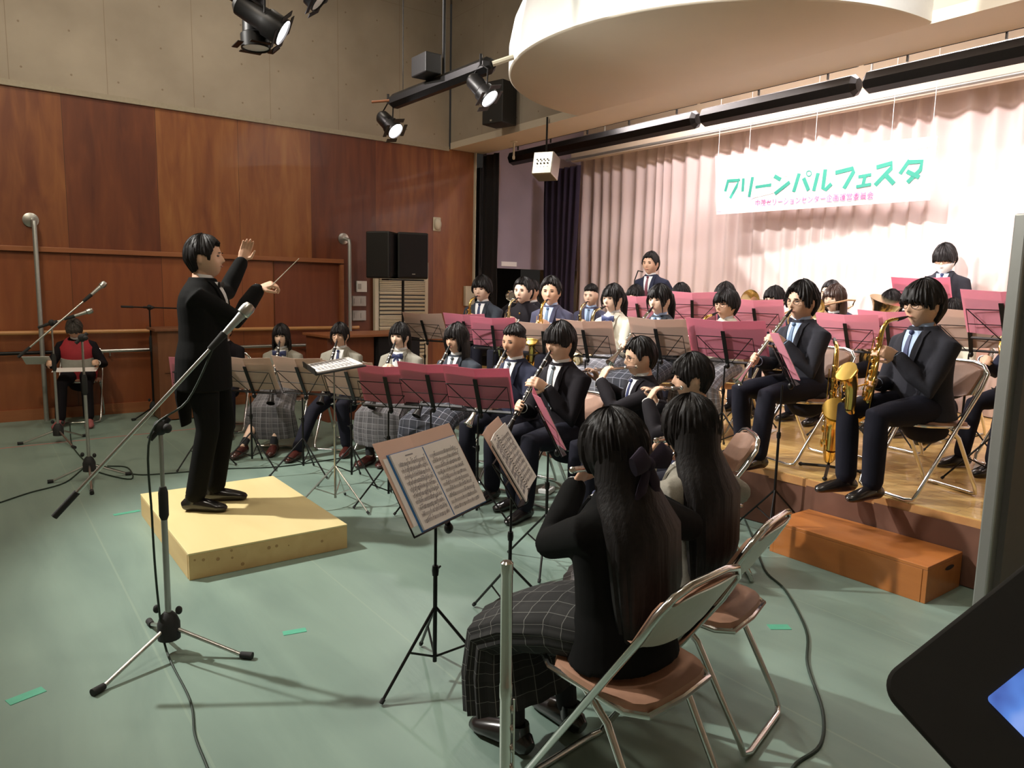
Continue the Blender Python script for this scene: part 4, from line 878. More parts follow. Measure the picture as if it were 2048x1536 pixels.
def euphonium(Wm, c, up, lab, mat='gold', sc=1.0, grp=None):
    T = Zf(c, up, (1, 0, 0)) @ Matrix.Scale(sc, 4); t = inst('euphonium', lab, 'euphonium', Wm, grp)
    MB().loft([(.0, .10, .20), (0, .10, -.10), (0, .07, -.20), (0, 0, -.23), (0, -.07, -.20), (0, -.10, -.10), (0, -.10, .15)], [.022, .030, .036, .042, .048, .055, .062], 18, (1, 0, 0), T).build('body_tube', mat, t)
    MB().loft([(0, -.10, .15), (0, -.10, .28), (0, -.10, .36), (0, -.10, .42), (0, -.10, .445), (0, -.10, .44), (0, -.10, .36)], [.062, .075, .095, .125, .150, .144, .085], 28, (1, 0, 0), T).build('bell', mat, t)
    MB().tube([(.06, .10, .20), (.05, .10, .25), (.02, .06, .27), (0, .02, .22), (.04, 0, .10), (.05, .02, -.10), (.04, .06, -.12), (.03, .08, .1)], .010, 10, T).build('tubing', mat, t)
    for i in range(3): MB().lathe([(.013, -.08), (.013, .10), (.004, .102), (.004, .13), (.011, .132)], 12, T @ Matrix.Translation((.07, .02-i*.032, .02))).build('valve', mat, t)
    return t
def horn(Wm, c, d, lab, mat='gold', grp=None):
    T = Zf(c, d, (0, 0, 1)); t = inst('french_horn', lab, 'horn', Wm, grp)
    MB().tube([(.15*math.cos(a*PI/10), .15*math.sin(a*PI/10), .005*a) for a in range(19)], [.008+.0014*a for a in range(19)], 12, T).build('coil', mat, t)
    MB().tube([(.11*math.cos(a*PI/10), .11*math.sin(a*PI/10), .02) for a in range(21)], .008, 10, T).build('tubing', mat, t)
    MB().loft([(.15, -.05, .09), (.17, -.12, .10), (.15, -.20, .08), (.10, -.24, .03), (.04, -.26, -.04), (.0, -.27, -.09), (.01, -.268, -.085), (.05, -.255, -.03)], [.033, .036, .042, .055, .085, .145, .138, .07], 26, (0, 0, 1), T).build('bell', mat, t)
    for i in range(3): MB().lathe([(.014, -.02), (.014, .06), (.006, .065)], 12, T @ Matrix.Translation((-.03+i*.035, .05, 0))).build('valve', mat, t)
    return t

# ------------------------------------------------------------------ folding chair, stands
def make_chair(lab, grp='folding chairs of the band'):
    t = thing('folding_chair', lab, 'chair', (0, 0, 0), 0, grp); r = .0115
    def arc(c, rad, a0, a1, ax, n=5): return [V(c)+V(ax[0])*rad*math.cos(math.radians(lerp(a0, a1, i/n)))+V(ax[1])*rad*math.sin(math.radians(lerp(a0, a1, i/n))) for i in range(n+1)]
    f = []; y = .205
    f += [(.27, -y+.05, .012), (.255, -y+.01, .02), (.235, -y, .06), (.0, -y, .405), (-.17, -y, .65), (-.215, -y+.005, .73), (-.235, -y+.05, .775), (-.24, -y+.12, .79)]
    f = f+[(x, -yy, z) for x, yy, z in reversed(f)]
    MB().tube(f+[(.27, .0, .012)]+[f[0]], r, 10).build('back_frame', 'chrome', t)
    g = [(-.25, -y+.06, .012), (-.24, -y+.025, .02), (-.225, -y+.022, .06), (-.06, -y+.022, .36), (.02, -y+.022, .425)]
    MB().tube([g[-1]]+g[-2::-1]+[(x, -yy, z) for x, yy, z in g], r, 10).build('rear_leg_frame', 'chrome', t)
    ring = [(.22, -.15), (.24, -.11), (.24, .11), (.22, .15), (.16, .185), (-.12, .185), (-.17, .15), (-.18, 0), (-.17, -.15), (-.12, -.185), (.16, -.185), (.22, -.15)]
    MB().tube([(a+.0, b, .428+a*.06) for a, b in ring], .010, 8).build('seat_rim', 'chrome', t)
    MB().loft([(0, 0, .425), (0, 0, .432), (0, 0, .452), (0, 0, .458)], [(.185, .17), (.193, .185), (.190, .18), (.165, .155)], 36, (0, 1, 0), T=Matrix.Translation((.03, 0, 0)) @ Matrix.Rotation(-.05, 4, 'Y'),
              mod=lambda a, q: 1/max(abs(math.cos(a))**4+abs(math.sin(a))**4, .5)**.25).build('seat_pad', 'vinyl_brown', t)
    def back(off, th, name, mat, w=.19):
        mb = MB(); n, m = 16, 8; vs = []
        for s in (0, 1):
            for j in range(m+1):
                v = j/m
                for i in range(n+1):
                    u = -1+2*i/n; hw = w*(1-.10*(1-v)-.16*max(0, v-.75)/.25*1.0); z = .585+.19*v - (.020*(abs(u)**3) if j == m else 0)+(.025*abs(u)**3 if j == 0 else 0)
                    x = -.125-.115*v-.025*(1-u*u)+off+s*th; vs.append((x, u*hw, z))
        M1 = n+1; KK = M1*(m+1); fs = [(j*M1+i, j*M1+i+1, (j+1)*M1+i+1, (j+1)*M1+i) for j in range(m) for i in range(n)]; fs += [tuple(KK+a for a in reversed(q)) for q in fs]
        for i in range(n): fs += [(i, KK+i, KK+i+1, i+1), (m*M1+i, m*M1+i+1, KK+m*M1+i+1, KK+m*M1+i)]
        for j in range(m): fs += [(j*M1, (j+1)*M1, KK+(j+1)*M1, KK+j*M1), (j*M1+n, KK+j*M1+n, KK+(j+1)*M1+n, (j+1)*M1+n)]
        mb.add(vs, fs); mb.build(name, mat, t)
    back(.004, .022, 'back_pad', 'vinyl_brown', .180); back(-.004, .006, 'back_panel', 'chair_back')
    return t
CH = [None]
def chair(x, y, z, yaw, lab):
    if CH[0] is None: CH[0] = make_chair(lab); CH[0].location = (x, y, z); CH[0].rotation_euler = (0, 0, yaw); return CH[0]
    return dup(CH[0], (x, y, z), yaw, lab)
def music_stand(x, y, z, yaw, h, tilt, lab, mat='black_metal', solid=False, leg_a=.3, grp='music stands of the band', ctr=True, ped=.27):
    """pole at x,y; desk centre h above z; music faces local +X"""
    t = thing('music_stand', lab, 'music stand', (x, y, z), yaw, grp); ct, st = math.cos(tilt), math.sin(tilt)
    u = V((-ct, 0, st)); n = V((st, 0, ct)); c = V((0, 0, h)); lo = c-u*.12; hub = .30
    MB().tube([(0, 0, .07), (0, 0, h*.6)], .0085, 10).build('lower_pole', mat, t); MB().tube([(0, 0, h*.6), (0, 0, h-.13*st)], .006, 10).build('upper_pole', mat, t)
    MB().lathe([(.012, h*.6-.02), (.014, h*.6), (.012, h*.6+.02)], 12).tube([(.0, .012, h*.6), (0, .035, h*.6+.006)], .004, 6).build('clamp_knob', mat, t)
    for k in range(3):
        a = leg_a+k*2*PI/3; e = V((math.cos(a), math.sin(a), 0)); lg = MB().tube([V((0, 0, hub)), e*ped+V((0, 0, .008))], .006, 8).build('leg', mat, t); MB().tube([e*ped*.95+V((0, 0, .022)), e*ped+V((0, 0, .009))], .009, 8).build('foot', 'rubber', lg)
        MB().tube([V((0, 0, .09)), e*ped*.48+V((0, 0, .155))], .0045, 6).build('leg_brace', mat, t)
    T = Matrix(((0, u.x, n.x, c.x), (1, u.y, n.y, c.y), (0, u.z, n.z, c.z), (0, 0, 0, 1)))   # local X lateral, Y up the desk, Z to the player
    if solid:
        B((0, 0, 0), (.50, .33, .006), T=T).build('desk', mat, t, smooth=False); B((0, -.165, .02), (.50, .006, .04), T=T).build('ledge', mat, t, smooth=False)
    else:
        w, hh = .215, .105
        MB().tube([(-w, -hh, 0), (w, -hh, 0), (w*.98, hh, 0), (-w*.98, hh, 0), (-w, -hh, 0)], .0035, 6, T).tube([(-w*.95, hh, 0), (-.03, -hh, 0)], .0032, 6, T).tube([(w*.95, hh, 0), (.03, -hh, 0)], .0032, 6, T).tube([(-w, 0, 0), (w, 0, 0)], .003, 6, T).build('desk_frame', mat, t)
        B((0, .02, -.004), (.028, .27, .008), T=T).build('desk_spine', mat, t, smooth=False)
        B((0, -hh-.002, .012), (2*w, .004, .03), T=T).build('ledge', mat, t, smooth=False)
    MB().ell(c-u*.13-n*.01, (.018, .018, .022)).build('tilt_joint', mat, t)
    return t, t.matrix_basis if False else (Matrix.Translation((x, y, z)) @ Matrix.Rotation(yaw, 4, 'Z') @ T)
def folder(T, lab, mat='pink', w=.46, h=.31, vee=.14, sheets=True, name='music_folder', grp='card folders of sheet music', side=.0, notes=False, dy=.0):
    """open card folder leaning on a stand desk; T is the desk frame"""
    t = thing(name, lab, 'folder', (0, 0, 0), 0, grp); z0 = .006; y0 = -.102+dy
    for q in (-1, 1):
        R = T @ Matrix.Translation((0, y0, z0+.002)) @ Matrix.Rotation(-q*vee, 4, 'Y')
        B((q*w/4, h/2, 0), (w/2, h, .0016), T=R).build('cover', mat, t, smooth=False)
        if sheets:
            sh = B((q*(w/4-.002), h*.40, .004), (w/2-.020, h*.80 if not notes else h*.93, .003), T=R).build('sheet', 'paper', t, smooth=False)
            if notes: notation(R, q, w/2, h*.93, .0062, sh, q > 0)
    return t
def notation(R, q, w, h, z, t, dense):
    mb = MB(); rn = random.Random(int(w*1000)+q); x0, x1 = (.018, w-.028) if q > 0 else (-w+.020, -.016); ns = 10
    if q < 0: mb.box(((x0+x1)/2, h*.945, z), (.05, .005, .0006), T=R)
    for i in range(ns):
        y = h*(.86-.083*i); 
        for l in range(5): mb.box(((x0+x1)/2, y-l*.0026, z), (x1-x0, .0006, .0004), T=R)
        x = x0+.012
        while x < x1:
            if rn.random() < (.85 if q < 0 else .45):
                yy = y-.0052+rn.uniform(-.007, .007); mb.box((x, yy, z), (.0034, .0026, .0007), T=R); mb.box((x+.0016, yy+.006, z), (.0006, .011, .0007), T=R)
                if rn.random() < .5: mb.box((x+.005, yy+.0115, z), (.008, .0018, .0007), T=R)
            x += rn.uniform(.006, .012)
    mb.build('notation', 'ink', t, smooth=False)
# ------------------------------------------------------------------ placing the band
CONDP = V((1.15, 4.6, 0))
def pre(s, lean, hy, hp, stand, hs=1.06):
    P = V((0, 0, .945*s if stand else .53)); td = V((math.sin(lean), 0, math.cos(lean))); nk = P+td*.485*s
    Hc = nk+V((.026, 0, .112))*s+V((hp*.05, 0, -abs(hp)*.01)); hd = Matrix.Rotation(hy, 4, 'Z') @ Matrix.Rotation(hp, 4, 'Y'); TH = Matrix.Translation(Hc) @ hd
    return Hc, TH @ (V((.103, 0, -.052))*s*hs), hd
def play(px, py, depth, z0, label, desc, kind=None, yaw=None, lean=.08, hy=0., hp=.06, stand=False, chairit=True, hs=1.06, xy=None, **k):
    q = at(px, py, depth)
    topz = q.z-z0; s = (topz-.55)/(.485+.112+.127*hs/1.06) if not stand else (topz-.02)/(.945+.485+.112+.127*hs/1.06)
    s = max(.86, min(1.08, s))
    x, y = xy or (q.x, q.y)
    if yaw is None: yaw = math.atan2(CONDP.y-y, CONDP.x-x)
    else: yaw = math.radians(yaw)
    Hc, Mo, hd = pre(s, lean, hy, hp, stand, hs); f = V((math.cos(yaw), math.sin(yaw), 0)); pos = V((x, y, 0))-f*Hc.x
    a = dict(LW=None, RW=None); ins = None
    if kind in ('clarinet', 'silver_clarinet'):
        al = k.pop('ca', math.radians(52)); d = (hd.to_3x3() @ V((1, 0, 0))); d.z = 0; d.normalize(); d = d*math.cos(al)+V((0, 0, -math.sin(al)))
        g1, g2 = Mo+d*.24, Mo+d*.43
        a = dict(LW=g1+V((-.075, .055, -.045)), RW=g2+V((-.07, -.055, -.035)), lh=(.8, -.25, .45), rh=(.8, .25, .35), lpn=(.3, -1, .0), rpn=(.3, 1, .0), lcurl=.8, rcurl=.8)
        ins = lambda i: clarinet(i['W'], Mo-d*.012, d, f'{"silver clarinet" if kind[0] == "s" else "black clarinet"} played by the {desc}', kind[0] == 's', 'clarinets of the band')
    elif kind == 'flute':
        d = (hd.to_3x3() @ V((.22, -1, -.14))).normalized()
        a = dict(LW=Mo+d*.16+V((.085, .03, -.075)), RW=Mo+d*.42+V((-.055, .02, -.085)), lh=(-.45, -.25, .85), rh=(.35, .0, .9), lpn=(-1, -.3, .1), rpn=(1, .1, .2), lcurl=.75, rcurl=.75, lpole=(.3, .6, -1), rpole=(-.2, -1, -.5))
        ins = lambda i: flute(i['W'], Mo, d, f'silver flute played by the {desc}', 'flutes of the band')
    elif kind in ('alto', 'tenor', 'alto_pale'):
        sc = .98 if kind == 'tenor' else 1.0; rx = k.pop('rx', -.12); tl = k.pop('tl', .12); az = math.atan2((hd.to_3x3() @ V((1, 0, 0))).y, (hd.to_3x3() @ V((1, 0, 0))).x)
        Lk = Matrix.Rotation(az*.8, 4, 'Z') @ Matrix.Rotation(rx, 4, 'X') @ Matrix.Rotation(tl, 4, 'Y')
        g1 = Mo+(Lk @ V((.17, 0, -.20)))*sc; g2 = Mo+(Lk @ V((.175, 0, -.40)))*sc
        a = dict(LW=g1+V((-.09, .05, -.03)), RW=g2+V((-.09, -.05, -.01)), lh=(.9, -.2, .3), rh=(.9, .2, .25), lpn=(.2, -1, 0), rpn=(.2, 1, 0), lcurl=.85, rcurl=.85)
        ins = lambda i: sax(i['W'], Mo, sc, f'{"brass tenor" if kind == "tenor" else "gold alto"} saxophone played by the {desc}', 'gold_pale' if kind == 'alto_pale' else 'gold', lock=Lk, grp='saxophones of the band')
    elif kind == 'trumpet':
        d = V((1, 0, .02)); g = Mo+d*.20
        a = dict(LW=g+V((-.06, .06, -.09)), RW=g+V((-.05, -.06, -.06)), lh=(.6, -.4, .7), rh=(.6, .3, .7), lpn=(.2, -1, 0), rpn=(.2, 1, 0), lpole=(0, 1, -.7), rpole=(0, -1, -.7))
        ins = lambda i: trumpet(i['W'], Mo, d, f'silver trumpet played by the {desc}')
    elif kind == 'trombone':
        d = V((1, .06, k.pop('td_', -.06))).normalized(); Rg = Mo+d*.46
        a = dict(LW=Mo+d*.10+V((-.03, .06, -.10)), RW=Rg+V((-.06, -.05, -.08)), lh=(.5, -.5, .7), rh=(.7, .3, .6), lpole=(0, 1, -.6), rpole=(0, -1, -.7))
        ins = lambda i: trombone(i['W'], Mo, d, f'slide trombone played by the {desc}', ext=.30, grp='trombones of the band')
    elif kind == 'euphonium':
        up = V((.08, .35, 1)).normalized(); c = V((.20, .0, .72*s))
        a = dict(LW=c+V((-.0, .20, -.0)), RW=c+V((.02, -.14, .05)), lh=(.3, -.9, .2), rh=(.5, .6, .1)); ins = lambda i: euphonium(i['W'], c, up, f'gold euphonium with upward bell held by the {desc}', 'gold_pale')
    elif kind == 'horn':
        c = V((.27, .02, .80)); a = dict(LW=c+V((-.05, .16, .06)), RW=c+V((.0, -.20, -.06)), lh=(.4, -.8, .2), rh=(.5, .5, .1)); ins = lambda i: horn(i['W'], c, (-.2, 1, .2), f'gold french horn on the lap of the {desc}')
    elif kind == 'lap':
        a = dict(LW=V((.30, .12, .66)), RW=V((.30, -.12, .66)))
    if kind == 'bari':
        g = k.pop('gr'); a = g
    a.update(k)
    i = person(label, (pos.x, pos.y), yaw, z0=z0, stand=stand, s=s, lean=lean, hy=hy, hp=hp, hs=hs, **a)
    i.update(s=s, Mo=Mo, yaw=yaw, pos=pos)
    if ins: i['inst'] = ins(i)
    if chairit and not stand: c = pos-f*.03; chair(c.x, c.y, z0, yaw, f'folding chair under the {desc}')
    return i
D = {}
FG = 'clarinet and flute players on the floor'
D['A'] = play(447, 648, 7.5, 0, 'seated player in black almost hidden behind the conductor', 'player hidden behind the conductor', 'clarinet', yaw=-118, top='black_suit', hair='short')
D['B'] = play(562, 645, 6.9, 0, 'seated person with black bob and grey blazer playing clarinet, leftmost of the row', 'bob-haired player in grey blazer', 'clarinet', yaw=-128, top='grey_blazer', hair='bob', low='plaid_grey', neck='bow', shoes='shoe_brown', skin='skin_pale', hy=.12, legs={1: (.47, .05, .085), -1: (.62, -.18, .085)})
D['C'] = play(680, 641, 6.8, 0, 'seated person with glasses, grey blazer and dark trousers playing clarinet', 'glasses-wearing player in grey blazer', 'clarinet', yaw=-134, top='grey_blazer', hair='bun', low='trouser', neck='tie', tie='tie_navy', glasses=True, shoes='shoe_brown', legs={1: (.34, .16, .085), -1: (.60, -.20, .085)})
D['D'] = play(800, 641, 6.5, 0, 'seated person in grey blazer with dark ribbon bow playing clarinet', 'ribbon-bow player in grey blazer', 'clarinet', yaw=-146, top='grey_blazer', hair='pony', low='plaid_grey', neck='bow', shoes='shoe_brown', skin='skin_pale', legs={1: (.40, .05, .085), -1: (.46, -.08, .085)})
D['E'] = play(914, 643, 6.0, 0, 'seated person with shoulder-length black bob and navy blazer playing clarinet', 'bob-haired player in navy blazer', 'clarinet', yaw=-160, top='teal_grey', hair='bob', low='plaid_navy', neck='tie', tie='tie_grey', skin='skin')
D['F'] = play(1030, 645, 5.55, 0, 'seated person with undercut hair and navy suit playing clarinet', 'undercut player in navy suit', 'silver_clarinet', yaw=-166, top='navy', hair='fade', neck='tie', tie='tie_grey', skin='skin_tan', low='trouser')
D['G'] = play(1122, 641, 5.1, 0, 'seated person with long fringe and black suit playing clarinet in mid floor row', 'fringed player in black suit', 'clarinet', yaw=-172, top='black_suit', hair='mop', neck='tie', tie='tie_grey', vox=.0055, legs={1: (.50, .10, .085), -1: (.36, -.12, .085)})
D['H'] = play(1283, 668, 4.75, 0, 'seated flutist with glasses and black suit, in profile below the stage', 'bespectacled flutist in black suit', 'flute', yaw=158, top='black_suit', hair='short', neck='tie', glasses=True, vox=.0055, hp=.12, hs=1.10)
D['I'] = play(1388, 700, 3.95, 0, 'seated flutist in black suit with short dark hair behind the long-haired player', 'short-haired flutist in black suit', 'flute', yaw=140, top='black_suit', hair='bangs', neck='tie', vox=.0055, hp=.10, hs=1.12)
D['J'] = play(1383, 782, 2.62, 0, 'seated flutist with very long straight black hair and grey blazer, back to camera', 'long-haired flutist in grey blazer', 'flute', yaw=106, top='grey_blazer', hair='long', ln=.40, low='plaid_grey', vox=.0050, hp=.05, hs=1.08)
D['K'] = play(1232, 808, 2.14, 0, 'nearest seated flutist in black blazer with dark hair bow, back to camera', 'nearest flutist in black blazer', 'flute', yaw=97, top='tux', hair='half', ln=.34, low='plaid_dark', vox=.0050, hp=.16, hy=.18, hs=1.08, bulk=1.12, legs={1: (.38, .08, .085), -1: (.34, -.14, .085)})
i = D['K']; mb = MB()
c = i['Hc']+V((-.125, -.0, -.015))
for g in (1, -1):
    mb.loft([c, c+V((-.01, g*.05, .02)), c+V((-.01, g*.085, .005))], [(.014, .014), (.040, .018), (.030, .012)], 12, (0, 0, 1)); mb.loft([c, c+V((-.005, g*.03, -.06)), c+V((.0, g*.045, -.13))], [(.012, .010), (.022, .008), (.026, .006)], 10, (0, 1, 0))
mb.ell(c, (.02, .022, .022)); mb.build('hair_bow', 'navy_cloth', i['R'])
# stage, front rows
ST = 'players on the stage'
D['L'] = play(965, 549, 7.9, SZ, 'seated saxophonist in navy suit, leftmost player on the stage', 'leftmost saxophonist on the stage', 'alto', yaw=-150, top='teal_grey', hair='bowl', tie='tie_navy', skin='skin_pale', hs=1.14)
D['M'] = play(1048, 551, 7.5, SZ, 'seated saxophonist in black stand-collar uniform with a trumpet behind him', 'stand-collar saxophonist', 'alto_pale', yaw=-156, top='black_suit', hair='short', neck='gakuran', skin='skin_pale', hs=1.14)
D['M2'] = play(1064, 556, 8.5, SZ, 'trumpet player mostly hidden behind the stand-collar saxophonist', 'mostly hidden trumpeter', 'trumpet', yaw=-152, top='charcoal', hair='short')
D['N'] = play(1103, 550, 7.05, SZ, 'seated saxophonist in violet-navy blazer with swept hair on the stage', 'swept-haired saxophonist in violet-navy', 'alto', yaw=-158, hy=.25, top='navy_violet', hair='slick', shirt='shirt_blue', tie='tie_blue', hs=1.16)
D['O'] = play(1183, 566, 8.0, SZ, 'seated player with undercut and navy blazer at the back left of stage', 'undercut player at the back left', 'alto_pale', yaw=-154, top='navy_violet', hair='fade', shirt='shirt_blue', tie='tie_blue', skin='skin_pale')
D['P'] = play(1228, 564, 6.35, SZ, 'seated saxophonist in cream blazer with black ponytail on the stage', 'ponytailed saxophonist in cream blazer', 'alto_pale', yaw=-172, top='cream_blazer', hair='pony', neck='bow', low='plaid_light', skin='skin_pale', hs=1.12)
D['R'] = play(1322, 564, 5.9, SZ, 'seated player in dark blazer with half-long hair and a silver clarinet', 'half-long-haired clarinettist in dark blazer', 'silver_clarinet', yaw=-174, top='teal_grey', hair='pony', neck='tie', tie='tie_blue', shirt='shirt_blue', low='plaid_navy', skin='skin_pale', ca=.70, hs=1.12)
D['Q'] = play(1272, 567, 7.9, SZ, 'seated player with a pale face and brown-black hair behind a pink folder', 'pale-faced player behind pink folder', 'lap', yaw=-168, top='navy', hair='bob', skin='skin_pale')
D['S'] = play(1303, 500, 8.1, SZ, 'standing person in navy suit and wine tie before the curtain, left of banner', 'standing person left', None, yaw=-165, stand=True, chairit=False, top='navy', tie='tie_wine', hair='short', hs=1.14)
D['T'] = play(1364, 562, 7.7, SZ, 'seated player whose dark hair shows above a pink folder, mid stage', 'dark-haired player behind pink folder', 'lap', yaw=-172, hp=.3, top='navy', hair='bangs')
D['U'] = play(1455, 574, 6.0, SZ, 'seated saxophonist in cream blazer with glasses and bowl-cut hair', 'bowl-cut saxophonist in cream blazer', 'alto', yaw=178, top='cream_blazer', hair='bowl', glasses=True, low='plaid_light', neck='none', hs=1.16)
D['V'] = play(1452, 561, 7.4, SZ, 'trumpeter whose black hair shows above the bowl-cut saxophonist', 'trumpeter above bowl-cut saxophonist', 'trumpet', yaw=180, top='navy', hair='bangs')
D['W'] = play(1551, 570, 7.1, SZ, 'seated trombonist with bowl-cut hair and glasses behind a pink folder', 'bowl-cut trombonist', 'trombone', yaw=176, top='navy', hair='bowl', glasses=True, skin='skin_pale', td_=.02)
D['X'] = play(1608, 558, 5.0, SZ, 'large seated clarinettist in charcoal blazer with glasses and parted hair', 'clarinettist in charcoal blazer with parted hair', 'silver_clarinet', yaw=166, top='charcoal', hair='part', glasses=True, shirt='shirt_blue', tie='tie_blue', vox=.0055, hs=1.14, ca=.80, hy=.1, legs={1: (.50, .15, .085), -1: (.36, -.16, .085)})
D['Y'] = play(1665, 551, 7.9, SZ, 'person whose short dark hair shows just above the brown-haired trombonist', 'player behind brown-haired trombonist', 'lap', yaw=176, top='navy', hair='short')
D['Z'] = play(1672, 566, 6.7, SZ, 'seated trombonist with brown hair and dark uniform on the stage', 'brown-haired trombonist', 'trombone', yaw=178, top='black_suit', hair='bob', hm='hair_brown', skin='skin_pale', td_=-.12)
D['AA'] = play(1785, 577, 6.5, SZ, 'seated euphonium player with shaggy black hair between two pink folders', 'shaggy-haired euphonium player', 'euphonium', yaw=178, top='cream_blazer', hair='mop', skin='skin_pale', hp=.25)
D['AC'] = play(1908, 596, 6.0, SZ, 'seated player with tied black hair and cream blazer at the right', 'tied-haired player in cream blazer', 'lap', yaw=172, top='cream_blazer', hair='bun', skin='skin_pale', low='trouser')
D['AD'] = play(1893, 484, 7.05, SZ, 'standing person in dark suit, glasses and white face mask before the curtain', 'masked', None, yaw=-172, stand=True, chairit=False, hp=.42, top='charcoal', shirt='shirt_blue', tie='tie_navy', hair='mop', hm='hair', mask=True, glasses=True, hs=1.12, LW=(.30, .14, 1.05), RW=(.30, -.14, 1.05))
D['AE'] = play(2075, 600, 4.9, SZ, 'horn player in dark suit mostly hidden by the grey partition', 'horn player behind the partition', 'horn', yaw=160, top='navy', hair='short')
i = D['AB'] = play(1852, 556, 4.2, SZ, 'large seated saxophonist in dark suit on the nearest corner of the stage', 'nearest saxophonist on the stage', 'tenor', yaw=162, hy=.0, top='charcoal', hair='mop', glasses=True, shirt='shirt_blue', tie='tie_navy', vox=.0050, hs=1.14, rx=-.14, tl=.02, bulk=1.10, legs={1: (.40, .07, .085), -1: (.43, -.10, .085)})
# conductor
cyaw = math.radians(-30); cp = (1.13, 4.70); Wc = Matrix.Translation((cp[0], cp[1], .145)) @ Matrix.Rotation(cyaw, 4, 'Z'); Wi = Wc.inverted()
lw, rw = Wi @ at(484, 522, 4.95), Wi @ at(517, 577, 4.55)
ci = person('conductor in black tailcoat and bow tie with raised hands on the podium', cp, cyaw, z0=.145, stand=True, s=1.0, bulk=1.16, lean=.02, hp=-.06, hair='slick', top='tux', low='tux', neck='bowtie', tie='dark', skin='skin', vox=.0045, hs=1.06,
            LW=lw, RW=rw, lh=(.35, .05, 1), rh=(.85, .15, .35), lpn=(.2, -1, .1), rpn=(.2, .5, -1), lcurl=.42, rcurl=1.15, lpole=(-.3, .4, -1), rpole=(-.2, -.4, -1), legs={1: (.02, .10, .085), -1: (-.04, -.11, .085)})
MB().loft([(-.10, 0, .86), (-.12, 0, .70), (-.11, 0, .52)], [(.15, .05), (.13, .03), (.09, .015)], 16, (0, 1, 0)).build('coat_tail', 'tux', ci['R'])
hw = Wc @ (ci['hand'][-1]+V((.075, .0, .015))); tip = at(598, 517, 4.35); t = thing('baton', 'white conductor baton held in the lower hand of the conductor', 'baton', (0, 0, 0))
MB().loft([hw-(tip-hw)*.12, hw, hw+(tip-hw)*.04, tip], [.006, .009, .0028, .0015], 10).build('stick', 'ivory', t)
# person in the red vest
vi = play(150, 637, 8.55, 0, 'seated person in red and white vest bowed over papers by the left wall', 'person in the red vest', None, yaw=-104, lean=.30, hp=.85, xy=(.88, 8.98), top='black_suit', hair='bangs', hm='hair_grey', low='black_suit', shoes='shoe_pink', LW=(.34, .22, .66), RW=(.34, -.22, .66), neck='none', lh=(.9, .1, .2), rh=(.9, -.1, .2), legs={1: (.42, .12, .085), -1: (.42, -.14, .085)})
def vest(lo, hi, name, mat, k):
    rows = [(d, *interp(TORSO, d)) for d in [lo+(hi-lo)*j/6 for j in range(7)]]; s = vi['s']
    MB().loft([vi['P']+vi['td']*d*s+vi['fx']*.006 for d, a, b in rows], [(a*s*k, b*s*(k+.06)) for d, a, b in rows], 28).build(name, mat, vi['R'])
vest(-.08, .455, 'vest', 'vest_red', 1.20); vest(.10, .23, 'vest_band', 'vest_white', 1.23)
W_ = vi['W']
for nm, c, lab in (('paper_sheet', (.36, -.32, .70), 'white paper held up by the person in the red vest'), ('paper_sheet', (.40, .02, .60), 'white paper lying on the knees of the person in the red vest')):
    o = B((0, 0, 0), (.20, .24 if c[2] > .65 else .40, .003)).build(nm, 'paper', smooth=False); o.matrix_world = W_ @ Matrix.Translation(c) @ Matrix.Rotation(-.5 if c[2] > .65 else .1, 4, 'Y'); tag(o, lab, 'paper')

# ------------------------------------------------------------------ music stands with folders
def sf(px, py, depth, z0, yaw, tilt, lab, mat='pink', flab=None, w=.46, h=.31, base=None, notes=False, dy=.02, vee=.12, leg_a=.3, off=.0, fy=None, z_=None):
    q = at(px, py, depth); yaw = math.radians(yaw); x, y = base or (q.x, q.y); hh = q.z-z0
    t, T = music_stand(x, y, z0, yaw, hh-.035, tilt, lab, leg_a=leg_a)
    folder(T, flab, mat, w=w, h=h, notes=notes, dy=dy, vee=vee); return T
def stand_for(nm, px, py, depth, z0, mat, col, key, tilt=1.10, dyaw=0, w=.46, **k):
    sf(px, py, depth, z0, math.degrees(D[key]['yaw'])+180+dyaw if key in D else key, tilt, f'music stand of the {nm}', mat, f'{col} folder on the stand of the {nm}', w=w, **k)
stand_for('player hidden behind the conductor', 402, 756, 6.05, 0, 'pink', 'pink', 'A', dyaw=8)
stand_for('bob-haired player in grey blazer', 500, 756, 6.05, 0, 'peach', 'peach', 'B', dyaw=-14, w=.48)
stand_for('glasses-wearing player in grey blazer', 604, 758, 5.85, 0, 'peach', 'peach', 'C', dyaw=-12, w=.48)
stand_for('ribbon-bow player in grey blazer', 702, 768, 5.6, 0, 'peach', 'peach', 'D', dyaw=0, w=.46)
stand_for('empty place left of the bob-haired navy player', 777, 780, 5.1, 0, 'pink_dark', 'dark pink', 'E', dyaw=22, w=.42)
stand_for('bob-haired player in navy blazer', 862, 777, 4.95, 0, 'pink_dark', 'dark pink', 'E', dyaw=18, w=.44)
stand_for('undercut player in navy suit', 957, 787, 4.75, 0, 'pink_dark', 'dark pink', 'F', dyaw=22, w=.46)
stand_for('fringed player in black suit', 1098, 850, 4.0, 0, 'pink_bright', 'bright pink', -33, w=.44)
stand_for('leftmost saxophonist on the stage', 850, 659, 8.0, SZ, 'peach', 'peach', 'L', dyaw=-4, w=.52)
stand_for('stand-collar saxophonist', 932, 662, 7.5, SZ, 'pink_dark', 'dark pink', 'M', dyaw=10, w=.46)
stand_for('hidden trumpeter', 988, 672, 6.9, SZ, 'pink_dark', 'dark pink', 'M2', dyaw=12, w=.44)
stand_for('swept-haired saxophonist in violet-navy', 1088, 684, 6.7, SZ, 'peach', 'peach', 'N', dyaw=18, w=.46)
stand_for('ponytailed saxophonist in cream blazer', 1172, 684, 6.0, SZ, 'peach', 'peach', 'P', dyaw=16, w=.50)
